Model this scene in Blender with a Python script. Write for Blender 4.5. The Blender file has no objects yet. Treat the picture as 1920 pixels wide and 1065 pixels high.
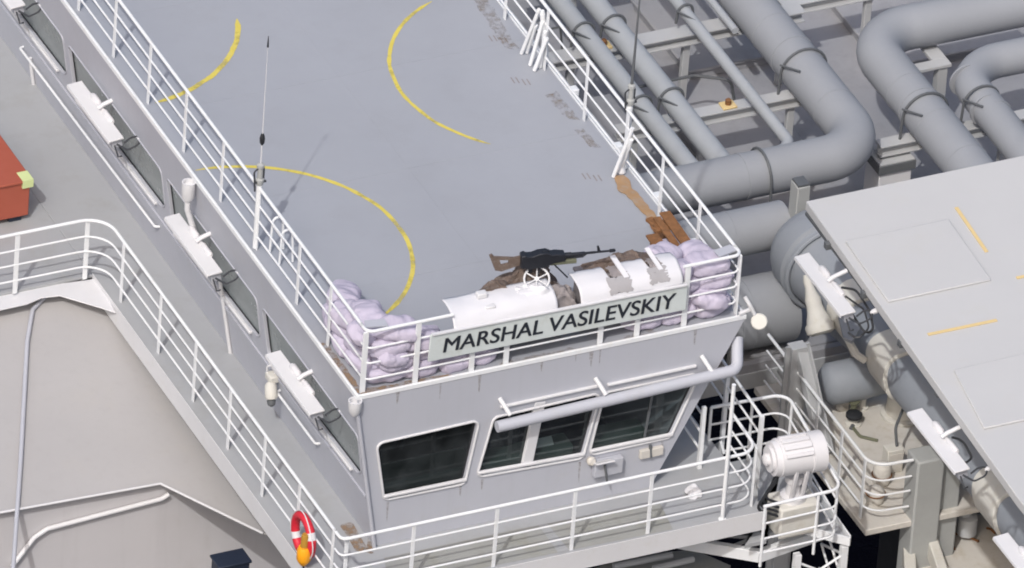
import bpy, bmesh, math, random
from mathutils import Vector, Matrix, noise
R = math.radians
SC = bpy.context.scene
COL = SC.collection

# ------------------------------------------------------------------ camera
AZ, EL, RO, FPX = 1.1005095607, 0.6055085864, -0.0769226364, 27753.7853
TX, TY, DIST = 3.3661868902, 1.9101651001, 220.0
FW = Vector((math.cos(AZ)*math.cos(EL), math.sin(AZ)*math.cos(EL), -math.sin(EL)))
_r = FW.cross(Vector((0, 0, 1))).normalized(); _u = _r.cross(FW)
RT = math.cos(RO)*_r - math.sin(RO)*_u
UP = math.sin(RO)*_r + math.cos(RO)*_u
CAM = Vector((TX, TY, 0)) - DIST*FW
cd = bpy.data.cameras.new('camera'); cam = bpy.data.objects.new('camera', cd); COL.objects.link(cam)
cam.matrix_world = Matrix(((RT.x, UP.x, -FW.x, CAM.x), (RT.y, UP.y, -FW.y, CAM.y), (RT.z, UP.z, -FW.z, CAM.z), (0, 0, 0, 1)))
cd.sensor_width = 36; cd.lens = FPX/1920*36; cd.clip_start = 1; cd.clip_end = 4000
SC.camera = cam

# ------------------------------------------------------------------ light
SUN_EL = R(49); SH = R(47)                     # elevation, direction the shadows fall (from +X towards +Y)
w = bpy.data.worlds.new("World"); SC.world = w; w.use_nodes = True
nt = w.node_tree; bg = nt.nodes['Background']
sky = nt.nodes.new('ShaderNodeTexSky'); sky.sky_type = 'NISHITA'; sky.sun_disc = False
sky.sun_elevation = SUN_EL; sky.sun_rotation = math.atan2(-math.cos(SH), -math.sin(SH)); sky.air_density = 1.0; sky.dust_density = 5.0
hs = nt.nodes.new('ShaderNodeHueSaturation'); hs.inputs['Saturation'].default_value = 1.0      # thin high cloud: paler sky
nt.links.new(sky.outputs[0], hs.inputs['Color']); nt.links.new(hs.outputs[0], bg.inputs[0]); bg.inputs[1].default_value = 0.15
sl = bpy.data.lights.new('sun', 'SUN'); sl.energy = 2.0; sl.angle = R(0.9); sl.color = (1, 0.985, 0.965)
so = bpy.data.objects.new('sun', sl); COL.objects.link(so)
sd = Vector((math.cos(SH)*math.cos(SUN_EL), math.sin(SH)*math.cos(SUN_EL), -math.sin(SUN_EL)))
so.rotation_euler = sd.to_track_quat('-Z', 'Y').to_euler()
SC.view_settings.view_transform = 'Standard'; SC.view_settings.look = 'None'
SC.view_settings.exposure = 0.02; SC.view_settings.gamma = 1.0
SC.cycles.filter_width = 1.9

# ------------------------------------------------------------------ measuring: a sight line of the photo met with a real plane
def on(px, py, ax, v):
    d = FW + RT*((px-960)/FPX) - UP*((py-532.5)/FPX)
    return CAM + d*((v-CAM[ax])/d[ax])
def on_z(px, py, z): return on(px, py, 2, z)
def on_y(px, py, y): return on(px, py, 1, y)
def on_x(px, py, x): return on(px, py, 0, x)
LEAN = .16
def on_side(px, py):                            # the leaning left wall  x = -LEAN z
    d = FW + RT*((px-960)/FPX) - UP*((py-532.5)/FPX)
    return CAM + d*(-(CAM.x+LEAN*CAM.z)/(d.x+LEAN*d.z))

# ------------------------------------------------------------------ materials
def srgb(r, g, b):
    f = lambda v: (v/255/12.92 if v <= 10 else ((v/255+.055)/1.055)**2.4)
    return (f(r), f(g), f(b))
MATS = {}
def mat(name, col, rough=.55, var=.06, scale=1.2, dirt=None, dirt_amt=.0, streak=0., metal=0., bump=.02, bscale=60, spec=.4, rust=0., alpha=None):
    m = bpy.data.materials.new(name); m.use_nodes = True; t = m.node_tree; N = t.nodes; L = t.links
    b = N['Principled BSDF']; b.inputs['Metallic'].default_value = metal; b.inputs['Specular IOR Level'].default_value = spec
    tc = N.new('ShaderNodeTexCoord')
    def noi(s, det=5, vec=None, rgh=.6):
        n = N.new('ShaderNodeTexNoise'); n.inputs['Scale'].default_value = s; n.inputs['Detail'].default_value = det; n.inputs['Roughness'].default_value = rgh
        L.new(vec or tc.outputs['Object'], n.inputs['Vector']); return n.outputs['Fac']
    def ramp(fac, a, c, ca=(0, 0, 0, 1), cc=(1, 1, 1, 1)):
        r = N.new('ShaderNodeValToRGB'); r.color_ramp.elements[0].position = a; r.color_ramp.elements[1].position = c
        r.color_ramp.elements[0].color = ca; r.color_ramp.elements[1].color = cc; L.new(fac, r.inputs[0]); return r.outputs[0]
    def mix(fac, a, c):
        x = N.new('ShaderNodeMix'); x.data_type = 'RGBA'
        if isinstance(fac, (int, float)): x.inputs[0].default_value = fac
        else: L.new(fac, x.inputs[0])
        for i, v in ((6, a), (7, c)):
            if isinstance(v, tuple): x.inputs[i].default_value = (*v[:3], 1)
            else: L.new(v, x.inputs[i])
        return x.outputs[2]
    lo = tuple(c*(1-var) for c in col); hi = tuple(min(1, c*(1+var)) for c in col)
    big = ramp(noi(scale), .3, .7)
    c = mix(big, lo, hi)
    fine = ramp(noi(scale*14, 3), .25, .75)
    lo2 = tuple(x*(1-var*.8) for x in col)
    mx = N.new('ShaderNodeMath'); mx.operation = 'MULTIPLY'; L.new(fine, mx.inputs[0]); mx.inputs[1].default_value = .35
    c = mix(mx.outputs[0], c, lo2)
    if dirt and dirt_amt > 0:
        msk = ramp(noi(scale*2.3, 8, rgh=.7), .56-.1*dirt_amt, .75)
        mm = N.new('ShaderNodeMath'); mm.operation = 'MULTIPLY'; L.new(msk, mm.inputs[0]); mm.inputs[1].default_value = dirt_amt
        c = mix(mm.outputs[0], c, dirt)
    if streak > 0:
        mp = N.new('ShaderNodeMapping'); mp.inputs['Scale'].default_value = (7, 7, .35); L.new(tc.outputs['Object'], mp.inputs[0])
        s = ramp(noi(1.0, 4, mp.outputs[0]), .52, .78)
        mm = N.new('ShaderNodeMath'); mm.operation = 'MULTIPLY'; L.new(s, mm.inputs[0]); mm.inputs[1].default_value = streak
        c = mix(mm.outputs[0], c, tuple(x*.62 for x in (dirt or col)))
    if rust > 0:
        s = ramp(noi(5.5, 8, rgh=.75), .70, .78)
        mm = N.new('ShaderNodeMath'); mm.operation = 'MULTIPLY'; L.new(s, mm.inputs[0]); mm.inputs[1].default_value = rust
        c = mix(mm.outputs[0], c, srgb(126, 84, 52))
    L.new(c, b.inputs['Base Color'])
    rr = N.new('ShaderNodeMapRange'); rr.inputs[3].default_value = max(0, rough-.12); rr.inputs[4].default_value = min(1, rough+.12)
    L.new(noi(scale*3, 4), rr.inputs[0]); L.new(rr.outputs[0], b.inputs['Roughness'])
    if bump > 0:
        bp = N.new('ShaderNodeBump'); bp.inputs['Strength'].default_value = 1; bp.inputs['Distance'].default_value = bump*.1
        L.new(noi(bscale, 3), bp.inputs['Height']); L.new(bp.outputs[0], b.inputs['Normal'])
    if alpha:
        k_ = alpha[3] if len(alpha) > 3 else 1.; L.new(ramp(noi(alpha[0], 7, rgh=.7), alpha[1], alpha[2], cc=(k_, k_, k_, 1)), b.inputs['Alpha'])
    MATS[name] = m; return m

M_DECK = mat('grey_deck_paint', srgb(153, 156, 163), .6, .045, .45, srgb(144, 146, 150), .35)
M_WALL = mat('pale_grey_paint', srgb(175, 177, 185), .5, .03, .8, srgb(168, 166, 162), .25, streak=.07)
M_WALL3 = mat('fairing_side_paint', srgb(184, 182, 184), .55, .03, .6, srgb(172, 169, 166), .3, streak=.1)
M_WALL2 = mat('cream_grey_paint', srgb(165, 163, 163), .55, .035, .6, srgb(168, 164, 158), .3, streak=.1)
M_WHITE = mat('white_paint', srgb(208, 208, 210), .45, .03, 2.0, srgb(190, 186, 175), .25)
M_RAIL = mat('white_rail_paint', srgb(224, 226, 228), .4, .03, 3.0, srgb(190, 180, 160), .3, rust=.35)
M_ROOFW = mat('white_roof_paint', srgb(188, 188, 188), .6, .025, .5, srgb(186, 184, 176), .3)
M_LOWDECK = mat('lower_deck_paint', srgb(158, 160, 163), .6, .05, .5, srgb(142, 142, 136), .5)
M_GREENISH = mat('worn_greenish_deck', srgb(149, 150, 147), .7, .07, .9, srgb(132, 130, 112), .6)
M_PIPE = mat('grey_pipe_lagging', srgb(146, 149, 154), .65, .045, 1.0, srgb(142, 144, 148), .35)
M_PIPE2 = mat('pale_pipe_lagging', srgb(160, 164, 168), .65, .05, 1.2, srgb(150, 150, 150), .35)
M_WEEP = mat('weeping_rust', srgb(150, 138, 126), .8, .08, 5, alpha=(14.0, .35, .65, .5))
M_BEAM = mat('pale_beam_paint', srgb(176, 178, 180), .6, .05, 1.5, srgb(164, 160, 154), .3, rust=.25)
M_PLATE = mat('main_deck_paint', srgb(154, 154, 158), .65, .06, .7, srgb(126, 126, 126), .5)
M_STEEL = mat('dark_steel', srgb(92, 95, 98), .5, .1, 3)
M_CREAM = mat('dirty_cream_paint', srgb(198, 194, 187), .7, .07, 1.6, srgb(168, 158, 138), .6, rust=.8)
M_CREAM2 = mat('cream_lagging', srgb(204, 202, 195), .7, .06, 2.0, srgb(180, 172, 150), .45)
M_DUCT = mat('slate_grey_lagging', srgb(140, 145, 152), .6, .05, .9, srgb(120, 124, 132), .4)
M_YEL = mat('faded_yellow_paint', srgb(204, 188, 88), .65, .08, 2.5, srgb(196, 188, 130), .5, alpha=(2.2, .22, .5))
M_STRIP = mat('buff_tape', srgb(214, 190, 138), .65, .06, 4, srgb(196, 184, 160), .6)
M_BAG = mat('lilac_woven_sack', srgb(190, 183, 200), .8, .06, 4, srgb(172, 164, 178), .4, bump=.08, bscale=90)
M_WOOD = mat('brown_timber', srgb(132, 92, 58), .8, .3, 7, srgb(86, 62, 42), .8)
M_PLY = mat('weathered_plywood', srgb(158, 128, 96), .85, .14, 3, srgb(150, 144, 138), .8)
M_RUST = mat('rust_stain', srgb(142, 130, 118), .8, .12, 5, srgb(152, 148, 146), .5, alpha=(9.0, .42, .66, .6))
M_RUST2 = mat('brown_rust', srgb(146, 122, 98), .85, .14, 5, srgb(130, 112, 92), .6, alpha=(7.0, .36, .58, .8))
M_CLOTH = mat('brown_canvas', srgb(104, 90, 82), .9, .22, 7, srgb(134, 128, 122), .7, bump=.1, bscale=40)
M_CLOTH2 = mat('grey_canvas', srgb(140, 134, 134), .9, .12, 6, srgb(120, 112, 108), .5, bump=.1, bscale=40)
M_GUN = mat('black_gunmetal', srgb(44, 46, 52), .45, .15, 8, metal=.3)
M_AMMO = mat('olive_paint', srgb(104, 106, 88), .6, .1, 6)
M_SHEET = mat('white_sheet', srgb(208, 208, 212), .55, .02, 3, srgb(205, 203, 203), .3)
M_TORN = mat('torn_grey_patch', srgb(158, 156, 158), .8, .05, 6)
M_BOARD = mat('pale_name_board', srgb(200, 207, 206), .5, .06, 1.5, srgb(160, 160, 140), .4)
M_LETTER = mat('black_lettering', srgb(40, 44, 52), .5, .06, 4)
M_RED = mat('red_buoy', srgb(200, 42, 58), .5, .08, 4)
M_ORANGE = mat('orange_plastic', srgb(236, 160, 30), .45, .06, 5)
M_BROWNP = mat('brown_plastic', srgb(170, 128, 50), .5, .08, 5)
M_CHEST = mat('brick_red_paint', srgb(160, 84, 66), .55, .05, 2.0, srgb(150, 74, 56), .4)
M_TAG = mat('pale_green_tag', srgb(196, 208, 150), .6, .04, 5)
M_NAVY = mat('navy_paint', srgb(36, 44, 60), .5, .1, 4)
M_BLACK = mat('black_rubber', srgb(38, 40, 44), .6, .1, 6)
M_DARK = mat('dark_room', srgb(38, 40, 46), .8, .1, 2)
M_CONS = mat('console_green', srgb(96, 110, 104), .6, .06, 2)
M_LAMP = mat('lamp_white', srgb(208, 207, 209), .4, .03, 3, srgb(196, 194, 192), .3)
M_VENT = mat('olive_grey_vent', srgb(160, 162, 161), .7, .05, 3)
M_WIREM = mat('black_cable', srgb(58, 60, 64), .5, .1, 8)

def glass(name, tint, refl=.06, body=(.02, .03, .03)):
    m = bpy.data.materials.new(name); m.use_nodes = True; t = m.node_tree; N = t.nodes; L = t.links
    out = N['Material Output']; N.remove(N['Principled BSDF'])
    tr = N.new('ShaderNodeBsdfTransparent'); tr.inputs[0].default_value = (*tint, 1)
    gl = N.new('ShaderNodeBsdfGlossy'); gl.inputs['Roughness'].default_value = .04; gl.inputs[0].default_value = (.9, .95, .97, 1)
    fr = N.new('ShaderNodeFresnel'); fr.inputs[0].default_value = 1.3
    mx = N.new('ShaderNodeMixShader'); L.new(fr.outputs[0], mx.inputs[0]); L.new(tr.outputs[0], mx.inputs[1]); L.new(gl.outputs[0], mx.inputs[2])
    df = N.new('ShaderNodeBsdfDiffuse'); df.inputs[0].default_value = (.15, .17, .18, 1)
    nz = N.new('ShaderNodeTexNoise'); nz.inputs['Scale'].default_value = 2.5; nz.inputs['Detail'].default_value = 6
    tc = N.new('ShaderNodeTexCoord'); L.new(tc.outputs['Object'], nz.inputs['Vector'])
    mr = N.new('ShaderNodeMapRange'); mr.inputs[1].default_value = .35; mr.inputs[2].default_value = .7; mr.inputs[3].default_value = .05; mr.inputs[4].default_value = .2; L.new(nz.outputs['Fac'], mr.inputs[0])
    m2 = N.new('ShaderNodeMixShader'); L.new(mr.outputs[0], m2.inputs[0]); L.new(mx.outputs[0], m2.inputs[1]); L.new(df.outputs[0], m2.inputs[2])
    L.new(m2.outputs[0], out.inputs[0]); return m
M_GLASS = glass('tinted_glass', (.42, .47, .47))
def side_glass():
    m = mat('grey_film_glass', srgb(132, 139, 139), .25, .14, .9, srgb(104, 112, 113), .5, spec=.6, bump=0)
    return m
M_SGLASS = side_glass()
def water():
    m = bpy.data.materials.new('dark_sea'); m.use_nodes = True; t = m.node_tree; N = t.nodes; L = t.links
    b = N['Principled BSDF']; b.inputs['Base Color'].default_value = (.012, .012, .021, 1); b.inputs['Roughness'].default_value = .12
    tc = N.new('ShaderNodeTexCoord'); n = N.new('ShaderNodeTexNoise'); n.inputs['Scale'].default_value = .8; n.inputs['Detail'].default_value = 6
    L.new(tc.outputs['Object'], n.inputs['Vector']); bp = N.new('ShaderNodeBump'); bp.inputs['Distance'].default_value = .12; bp.inputs['Strength'].default_value = .6
    L.new(n.outputs['Fac'], bp.inputs['Height']); L.new(bp.outputs[0], b.inputs['Normal']); b.inputs['Specular IOR Level'].default_value = .25
    return m
M_SEA = water()

# ------------------------------------------------------------------ mesh builder
V = Vector
def fillet(pts, r, n=8, closed=False):
    pts = [V(p) for p in pts]; out = []
    rng = range(len(pts))
    for i in rng:
        if not closed and i in (0, len(pts)-1): out.append(pts[i]); continue
        p = pts[i]; a = pts[i-1]; b = pts[(i+1) % len(pts)]
        u = (a-p); v = (b-p); lu, lv = u.length, v.length; u = u/lu; v = v/lv
        ang = u.angle(v); rr = r[i] if isinstance(r, (list, tuple)) else r
        d = min(rr/math.tan(ang/2), lu*.49, lv*.49); rr = d*math.tan(ang/2)
        bis = (u+v).normalized(); cen = p+bis*(rr/math.sin(ang/2))
        s = p+u*d-cen; e = p+v*d-cen; tot = s.angle(e); ax = s.cross(e).normalized()
        for k in range(n+1): out.append(cen + Matrix.Rotation(tot*k/n, 3, ax) @ s)
    return out
class MB:
    def __init__(s): s.v = []; s.f = []
    def add(s, vs, fs):
        o = len(s.v); s.v += [V(p) for p in vs]; s.f += [[i+o for i in f] for f in fs]; return s
    def box(s, x0, x1, y0, y1, z0, z1):
        vs = [(x, y, z) for z in (z0, z1) for y in (y0, y1) for x in (x0, x1)]
        return s.add(vs, [(0, 2, 3, 1), (4, 5, 7, 6), (0, 1, 5, 4), (2, 6, 7, 3), (0, 4, 6, 2), (1, 3, 7, 5)])
    def obox(s, c, ax, h):
        c = V(c); ax = [V(a).normalized()*k for a, k in zip(ax, h)]
        vs = [c+ax[0]*i+ax[1]*j+ax[2]*k for k in (-1, 1) for j in (-1, 1) for i in (-1, 1)]
        return s.add(vs, [(0, 2, 3, 1), (4, 5, 7, 6), (0, 1, 5, 4), (2, 6, 7, 3), (0, 4, 6, 2), (1, 3, 7, 5)])
    def bar(s, p0, p1, wdt, hgt, upv=(0, 0, 1)):
        p0, p1 = V(p0), V(p1); d = (p1-p0); L = d.length; d = d/L
        sd_ = d.cross(V(upv))
        if sd_.length < 1e-4: sd_ = d.cross(V((1, 0, 0)))
        sd_.normalize(); u = sd_.cross(d)
        return s.obox((p0+p1)/2, (d, sd_, u), (L/2, wdt/2, hgt/2))
    def tube(s, pts, r, n=10, closed=False, caps=True):
        pts = [V(p) for p in pts]; N = len(pts); rs = r if isinstance(r, (list, tuple)) else [r]*N
        tans = []
        for i in range(N):
            if closed: t = pts[(i+1) % N]-pts[i-1]
            else: t = pts[min(i+1, N-1)]-pts[max(i-1, 0)]
            tans.append(t.normalized())
        t0 = tans[0]; nrm = t0.orthogonal().normalized(); rings = []
        for i in range(N):
            if i: 
                q = tans[i-1].rotation_difference(tans[i]); nrm = q @ nrm
            nrm = (nrm-tans[i]*nrm.dot(tans[i])).normalized(); bn = tans[i].cross(nrm)
            rings.append([pts[i]+(nrm*math.cos(a)+bn*math.sin(a))*rs[i] for a in (2*math.pi*k/n for k in range(n))])
        vs = [p for rg in rings for p in rg]; fs = []
        for i in range(N if closed else N-1):
            j = (i+1) % N
            for k in range(n): fs.append((i*n+k, i*n+(k+1) % n, j*n+(k+1) % n, j*n+k))
        if caps and not closed: fs += [tuple(range(n))[::-1], tuple((N-1)*n+k for k in range(n))]
        return s.add(vs, fs)
    def lathe(s, c, ax, prof, n=20):                # prof: (radius, distance along ax)
        c = V(c); ax = V(ax).normalized(); u = ax.orthogonal().normalized(); w_ = ax.cross(u); vs = []; fs = []
        for r, h in prof:
            for k in range(n):
                a = 2*math.pi*k/n; vs.append(c+ax*h+(u*math.cos(a)+w_*math.sin(a))*r)
        for i in range(len(prof)-1):
            for k in range(n): fs.append((i*n+k, i*n+(k+1) % n, (i+1)*n+(k+1) % n, (i+1)*n+k))
        fs += [tuple(range(n))[::-1], tuple((len(prof)-1)*n+k for k in range(n))]
        return s.add(vs, fs)
    def slab(s, poly, off):                         # extrude a planar polygon by a vector
        poly = [V(p) for p in poly]; off = V(off); n = len(poly)
        return s.add(poly+[p+off for p in poly], [tuple(range(n))[::-1], tuple(range(n, 2*n))]+[(i, (i+1) % n, (i+1) % n+n, i+n) for i in range(n)])
    def grid(s, rows, closed_u=False):
        nr, nc = len(rows), len(rows[0]); vs = [p for r in rows for p in r]; fs = []
        for i in range(nr-1):
            for k in range(nc if closed_u else nc-1): fs.append((i*nc+k, i*nc+(k+1) % nc, (i+1)*nc+(k+1) % nc, (i+1)*nc+k))
        return s.add(vs, fs)
    def holed(s, outline, holes):                   # planar polygon with holes
        bm = bmesh.new(); es = []
        for lp in [outline]+holes:
            vs = [bm.verts.new(p) for p in lp]; es += [bm.edges.new((vs[i], vs[(i+1) % len(vs)])) for i in range(len(vs))]
        bmesh.ops.triangle_fill(bm, use_beauty=True, use_dissolve=False, edges=es)
        bm.verts.index_update(); o = len(s.v); s.v += [v.co.copy() for v in bm.verts]
        s.f += [[v.index+o for v in f.verts] for f in bm.faces]; bm.free(); return s
    def build(s, name, m, parent=None, bevel=0., solid=0., smooth=True, local=False):
        me = bpy.data.meshes.new(name); off = V((0, 0, 0))
        if parent and not local:
            p = parent
            while p: off += p.location; p = p.parent
        me.from_pydata([p-off for p in s.v], [], s.f); bm = bmesh.new(); bm.from_mesh(me)
        bmesh.ops.recalc_face_normals(bm, faces=bm.faces); bm.to_mesh(me); bm.free()
        me.materials.append(m); 
        if smooth:
            for p in me.polygons: p.use_smooth = True
            me.set_sharp_from_angle(angle=R(38))
        o = bpy.data.objects.new(name, me); COL.objects.link(o)
        if parent: o.parent = parent
        if solid: md = o.modifiers.new('solid', 'SOLIDIFY'); md.thickness = solid; md.offset = -1
        if bevel: md = o.modifiers.new('bevel', 'BEVEL'); md.width = bevel; md.segments = 2; md.limit_method = 'ANGLE'; md.angle_limit = R(40)
        return o
def tag(o, label=None, cat=None, group=None, kind=None):
    for k, v in (('label', label), ('category', cat), ('group', group), ('kind', kind)):
        if v: o[k] = v
    return o
def thing(name, loc, label, cat, group=None):
    o = bpy.data.objects.new(name, None); o.empty_display_size = .2; COL.objects.link(o); o.location = V(loc)
    return tag(o, label, cat, group)
def copy_tree(o, parent=None):
    c = o.copy(); COL.objects.link(c)
    if parent: c.parent = parent
    for ch in list(o.children): copy_tree(ch, c)
    return c
def round_poly(pts, r, n=6): return fillet([V((*p, 0)) if len(p) == 2 else V(p) for p in pts], r, n, closed=True)

# ================================================================== SETTING
DZ = -2.8
# sea
MB().add([(-900, -900, -16), (1200, -900, -16), (1200, 1500, -16), (-900, 1500, -16)], [(0, 1, 2, 3)]).build('sea', M_SEA)['kind'] = 'structure'
# lower bridge-level deck: walkway round the wing house, opening out to the left further aft
poly = [(-.74, -1.16), (6.34, -1.16), (6.34, 20), (-.74, 20)]
o = MB().slab([(x, y, DZ-.3) for x, y in poly], (0, 0, .3)).box(-14, -.742, 7.84, 20, DZ-.05, DZ).build('lower_deck', M_LOWDECK, bevel=.012); o['kind'] = 'structure'
b = MB(); b.box(-.752, -.7405, -1.172, 7.835, DZ-.31, DZ+.03); b.box(-.74, 6.34, -1.172, -1.1605, DZ-.31, DZ+.03)
tag(b.build('deck_edging', M_WHITE), kind='structure')
# greenish worn plates of the front walkway
b = MB().holed([on_z(x, y, DZ+.0045) for x, y in ((720, 1046), (960, 994), (1190, 950), (1236, 940), (1262, 992), (1075, 1030), (730, 1100))], [])
tag(b.build('walkway_plating', M_GREENISH), kind='structure')
tag(MB().holed([on_z(x, y, DZ+.009) for x, y in ((1010, 985), (1026, 982), (1068, 1032), (1046, 1036))], []).build('walkway_strip', M_LOWDECK), kind='structure')
# main deck under the pipes
PDZ = -4.95
o = MB().box(5.2, 34, 5.25, 34, PDZ-.4, PDZ).build('main_deck', M_PLATE); o['kind'] = 'structure'

for i, pxs in enumerate((((636, 985), (660, 978), (672, 1000), (690, 1030), (668, 1036), (650, 1004)), ((690, 1005), (704, 1010), (700, 1040), (686, 1036)))):
    pts = [on_z(*p, DZ) for p in pxs]; cx_ = sum(pts, V())/len(pts)
    tag(MB().holed([p+V((0, 0, .0045))+.03*noise.noise_vector(p*9)*V((1, 1, 0)).length*0 for p in fillet(pts, .06, 4, closed=True)], []).build('deck_rust', M_RUST2), kind='structure')

# ================================================================== BRIDGE WING HOUSE
W = 6.315; FARY = 18.
house = thing('wheelhouse', (0, 0, DZ), 'pale grey ship wheelhouse wing with flat grey roof and dark tinted windows', 'wheelhouse')
# roof deck slab
b = MB().slab([(.02, .02, -.06), (W-.02, .02, -.06), (W-.02, FARY, -.06), (.02, FARY, -.06)], (0, 0, .06))
roof = b.build('roof', M_DECK, house)
# thin raised trim round the roof
b = MB(); b.box(-.012, .03, -.012, FARY, -.05, .035); b.box(.03, W-.03, -.012, .03, -.05, .03); b.box(W-.03, W+.012, -.012, FARY, -.05, .03)
b.build('roof_trim', M_RAIL, roof, bevel=.008)
def ring_mesh(cx, cy, rad, a0, a1, wd=.07, seed=0):
    rows = []; n = 90; random.seed(seed)
    for i in range(n+1):
        a = R(a0+(a1-a0)*i/n); e = wd/2*(1+.35*noise.noise((i*.35, seed, 0)))
        k = min(1, i/5, (n-i)/5)*.8+.2; e *= k; rr = rad+.012*noise.noise((i*.12, seed+5, 0))
        rows.append([V((cx+(rr-e)*math.cos(a), cy+(rr-e)*math.sin(a), .0045)), V((cx+(rr+e)*math.cos(a), cy+(rr+e)*math.sin(a), .0045))])
    return MB().grid(rows)
b = MB()
for y in (2.6, 5.2, 7.8, 10.4): b.box(.1, W-.1, y-.006, y+.006, .0005, .0022)
b.box(3.15, 3.162, .2, 14, .0005, .0018)
tag(b.build('weld_seam', M_DECK, roof), kind='stuff')
ring_mesh(.01, 3.83, 2.37, -62, 88, seed=1).build('painted_circle', M_YEL, roof)
ring_mesh(6.2, 7.05, 2.32, 112, 226, seed=2, wd=.062).build('painted_circle', M_YEL, roof)
ring_mesh(-.02, 10.5, 2.46, -84, -18, seed=3, wd=.085).build('painted_circle', M_YEL, roof)
def blot(pts, z, seed, amp=.05, step=.05):          # irregular outline from a coarse polygon
    out = []; n = len(pts)
    for i in range(n):
        a, c = V((*pts[i], 0)), V((*pts[(i+1) % n], 0)); k = max(2, int((c-a).length/step))
        for j in range(k):
            p = a.lerp(c, j/k); q = noise.noise_vector((p.x*7+seed, p.y*7, seed)); q.z = 0; out.append(V((p.x, p.y, z))+q*amp)
    return out
# rusty scuffed paint along the right rail and in the two front corners
for i, (pts, mm) in enumerate([
    ([(5.9, 6.3), (6.12, 6.35), (6.14, 5.5), (5.98, 5.6)], M_RUST), ([(5.93, 5.3), (6.1, 5.3), (6.12, 4.75), (6.0, 4.75)], M_RUST),
    ([(6.0, 9.6), (6.2, 9.5), (6.05, 7.5), (5.85, 7.7)], M_RUST),
    ([(.04, .1), (.14, .05), (.13, 1.5), (.04, 1.4)], M_RUST2), ([(.06, .035), (1.6, .035), (1.5, .1), (.1, .16)], M_RUST2),
    ([(2.3, .05), (3.6, .05), (3.5, .12), (2.4, .13)], M_RUST), ([(4.3, .06), (4.9, .05), (4.85, .13), (4.4, .13)], M_RUST)]):
    MB().holed(blot(pts, .0045+.0005*i, i*3.1, .035), []).build('rust_stain', mm, roof)
# scuff marks (little groups of dark dashes)
for cx, cy in ((5.6, 6.75), (5.55, 4.05), (5.75, 7.9)):
    b = MB()
    for k in range(4):
        x = cx+.07*k; y = cy-.05*k+.03*(k % 2); b.add([(x, y, .004), (x+.02, y, .004), (x+.03, y+.16, .004), (x+.01, y+.17, .004)], [(0, 1, 2, 3)])
    b.build('scuff_mark', M_CLOTH2, roof)

# --- front wall with window openings (plane y = 0)
def fpoly(px, r=.09, n=6): return round_poly([on_y(x, y, 0) for x, y in px], r, n)
wins = [fpoly([(708, 832), (896, 789), (869, 905), (722, 935)], .10), 
        fpoly([(928, 783), (1123, 738), (1090, 857), (896, 892)], .10),
        fpoly([(1135, 737), (1310, 700), (1255, 818), (1106, 851)], .10)]
zb = DZ+.002
outl = [V((.0, 0, -.03)), V((W, 0, -.03)), V((6.05, 0, -.58)), V((4.96, 0, zb)), V((.448, 0, zb))]
FW_T = .10
b = MB().holed(outl, wins)
for wp in wins:
    n = len(wp); b.add(list(wp)+[p+V((0, FW_T, 0)) for p in wp], [(i, (i+1) % n, (i+1) % n+n, i+n) for i in range(n)])
b.build('front_wall', M_WALL, house, smooth=False)
for i, wp in enumerate(wins):
    cen = sum(wp, V())/len(wp)
    fr = [cen+(p-cen)*1.03+V((0, -.012, 0)) for p in wp]
    f_ = MB().tube([p+V((0, 0, 0)) for p in fr], .02, 8, closed=True).build('window', M_WHITE, house)
    lo_ = sorted(fr, key=lambda p: p.z)[:14]; lx = sorted(lo_, key=lambda p: p.x); MB().bar(lx[0]+V((0, -.012, -.005)), lx[-1]+V((0, -.012, -.005)), .055, .045).build('sill', M_WHITE, f_, bevel=.012)
    MB().add([p+V((0, .06, 0)) for p in wp], [tuple(range(len(wp)))]).build('pane', M_GLASS, f_, smooth=False)
    MB().tube([cen+(p-cen)*.985+V((0, .055, 0)) for p in wp], .014, 6, closed=True).build('seal', M_BLACK, f_)
    if i == 1:
        MB().bar(on_y(1012, 752, .02), on_y(987, 872, .02), .17, .07, (0, 1, 0)).build('mullion', M_WHITE, f_, bevel=.01)
    if i == 2:
        MB().bar(on_y(1228, 712, .05), on_y(1206, 833, .05), .03, .03, (0, 1, 0)).build('mullion', M_STEEL, f_)
# --- left wall (leaning plane) with a run of big rounded windows
def sp(y, z, e=0.): return V((-LEAN*z-e, y, z))
bays = [(.18, 3.66), (3.9, 7.27), (7.5, 11.06), (11.3, 14.85)]
holes = [round_poly([sp(a, -.84), sp(c, -.84), sp(c-.02, -1.76), sp(a+.02, -1.64)], [.10, .10, .16, .22], 6) for a, c in bays]
b = MB().holed([sp(0, -.03), sp(FARY, -.03), sp(FARY, zb), sp(0, zb)], holes)
for wp in holes:
    n = len(wp); b.add(list(wp)+[p+V((.1, 0, 0)) for p in wp], [(i, (i+1) % n, (i+1) % n+n, i+n) for i in range(n)])
b.build('side_wall', M_WALL, house, smooth=False)
for wp in holes:
    cen = sum(wp, V())/len(wp)
    f_ = MB().tube([cen+(p-cen)*1.012+V((-.004, 0, 0)) for p in wp], .012, 8, closed=True).build('window', M_WALL, house)
    ya, yb = max(p.y for p in wp), min(p.y for p in wp)
    MB().bar(sp(yb+.35, -1.72, .02), sp(ya-.1, -1.81, .02), .07, .05).build('sill', M_WHITE, f_, bevel=.012)
    MB().add([p+V((.05, 0, 0)) for p in wp], [tuple(range(len(wp)))]).build('pane', M_SGLASS, f_, smooth=False)
    MB().tube([cen+(p-cen)*.992+V((.045, 0, 0)) for p in wp], .014, 6, closed=True).build('seal', M_BLACK, f_)
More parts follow.
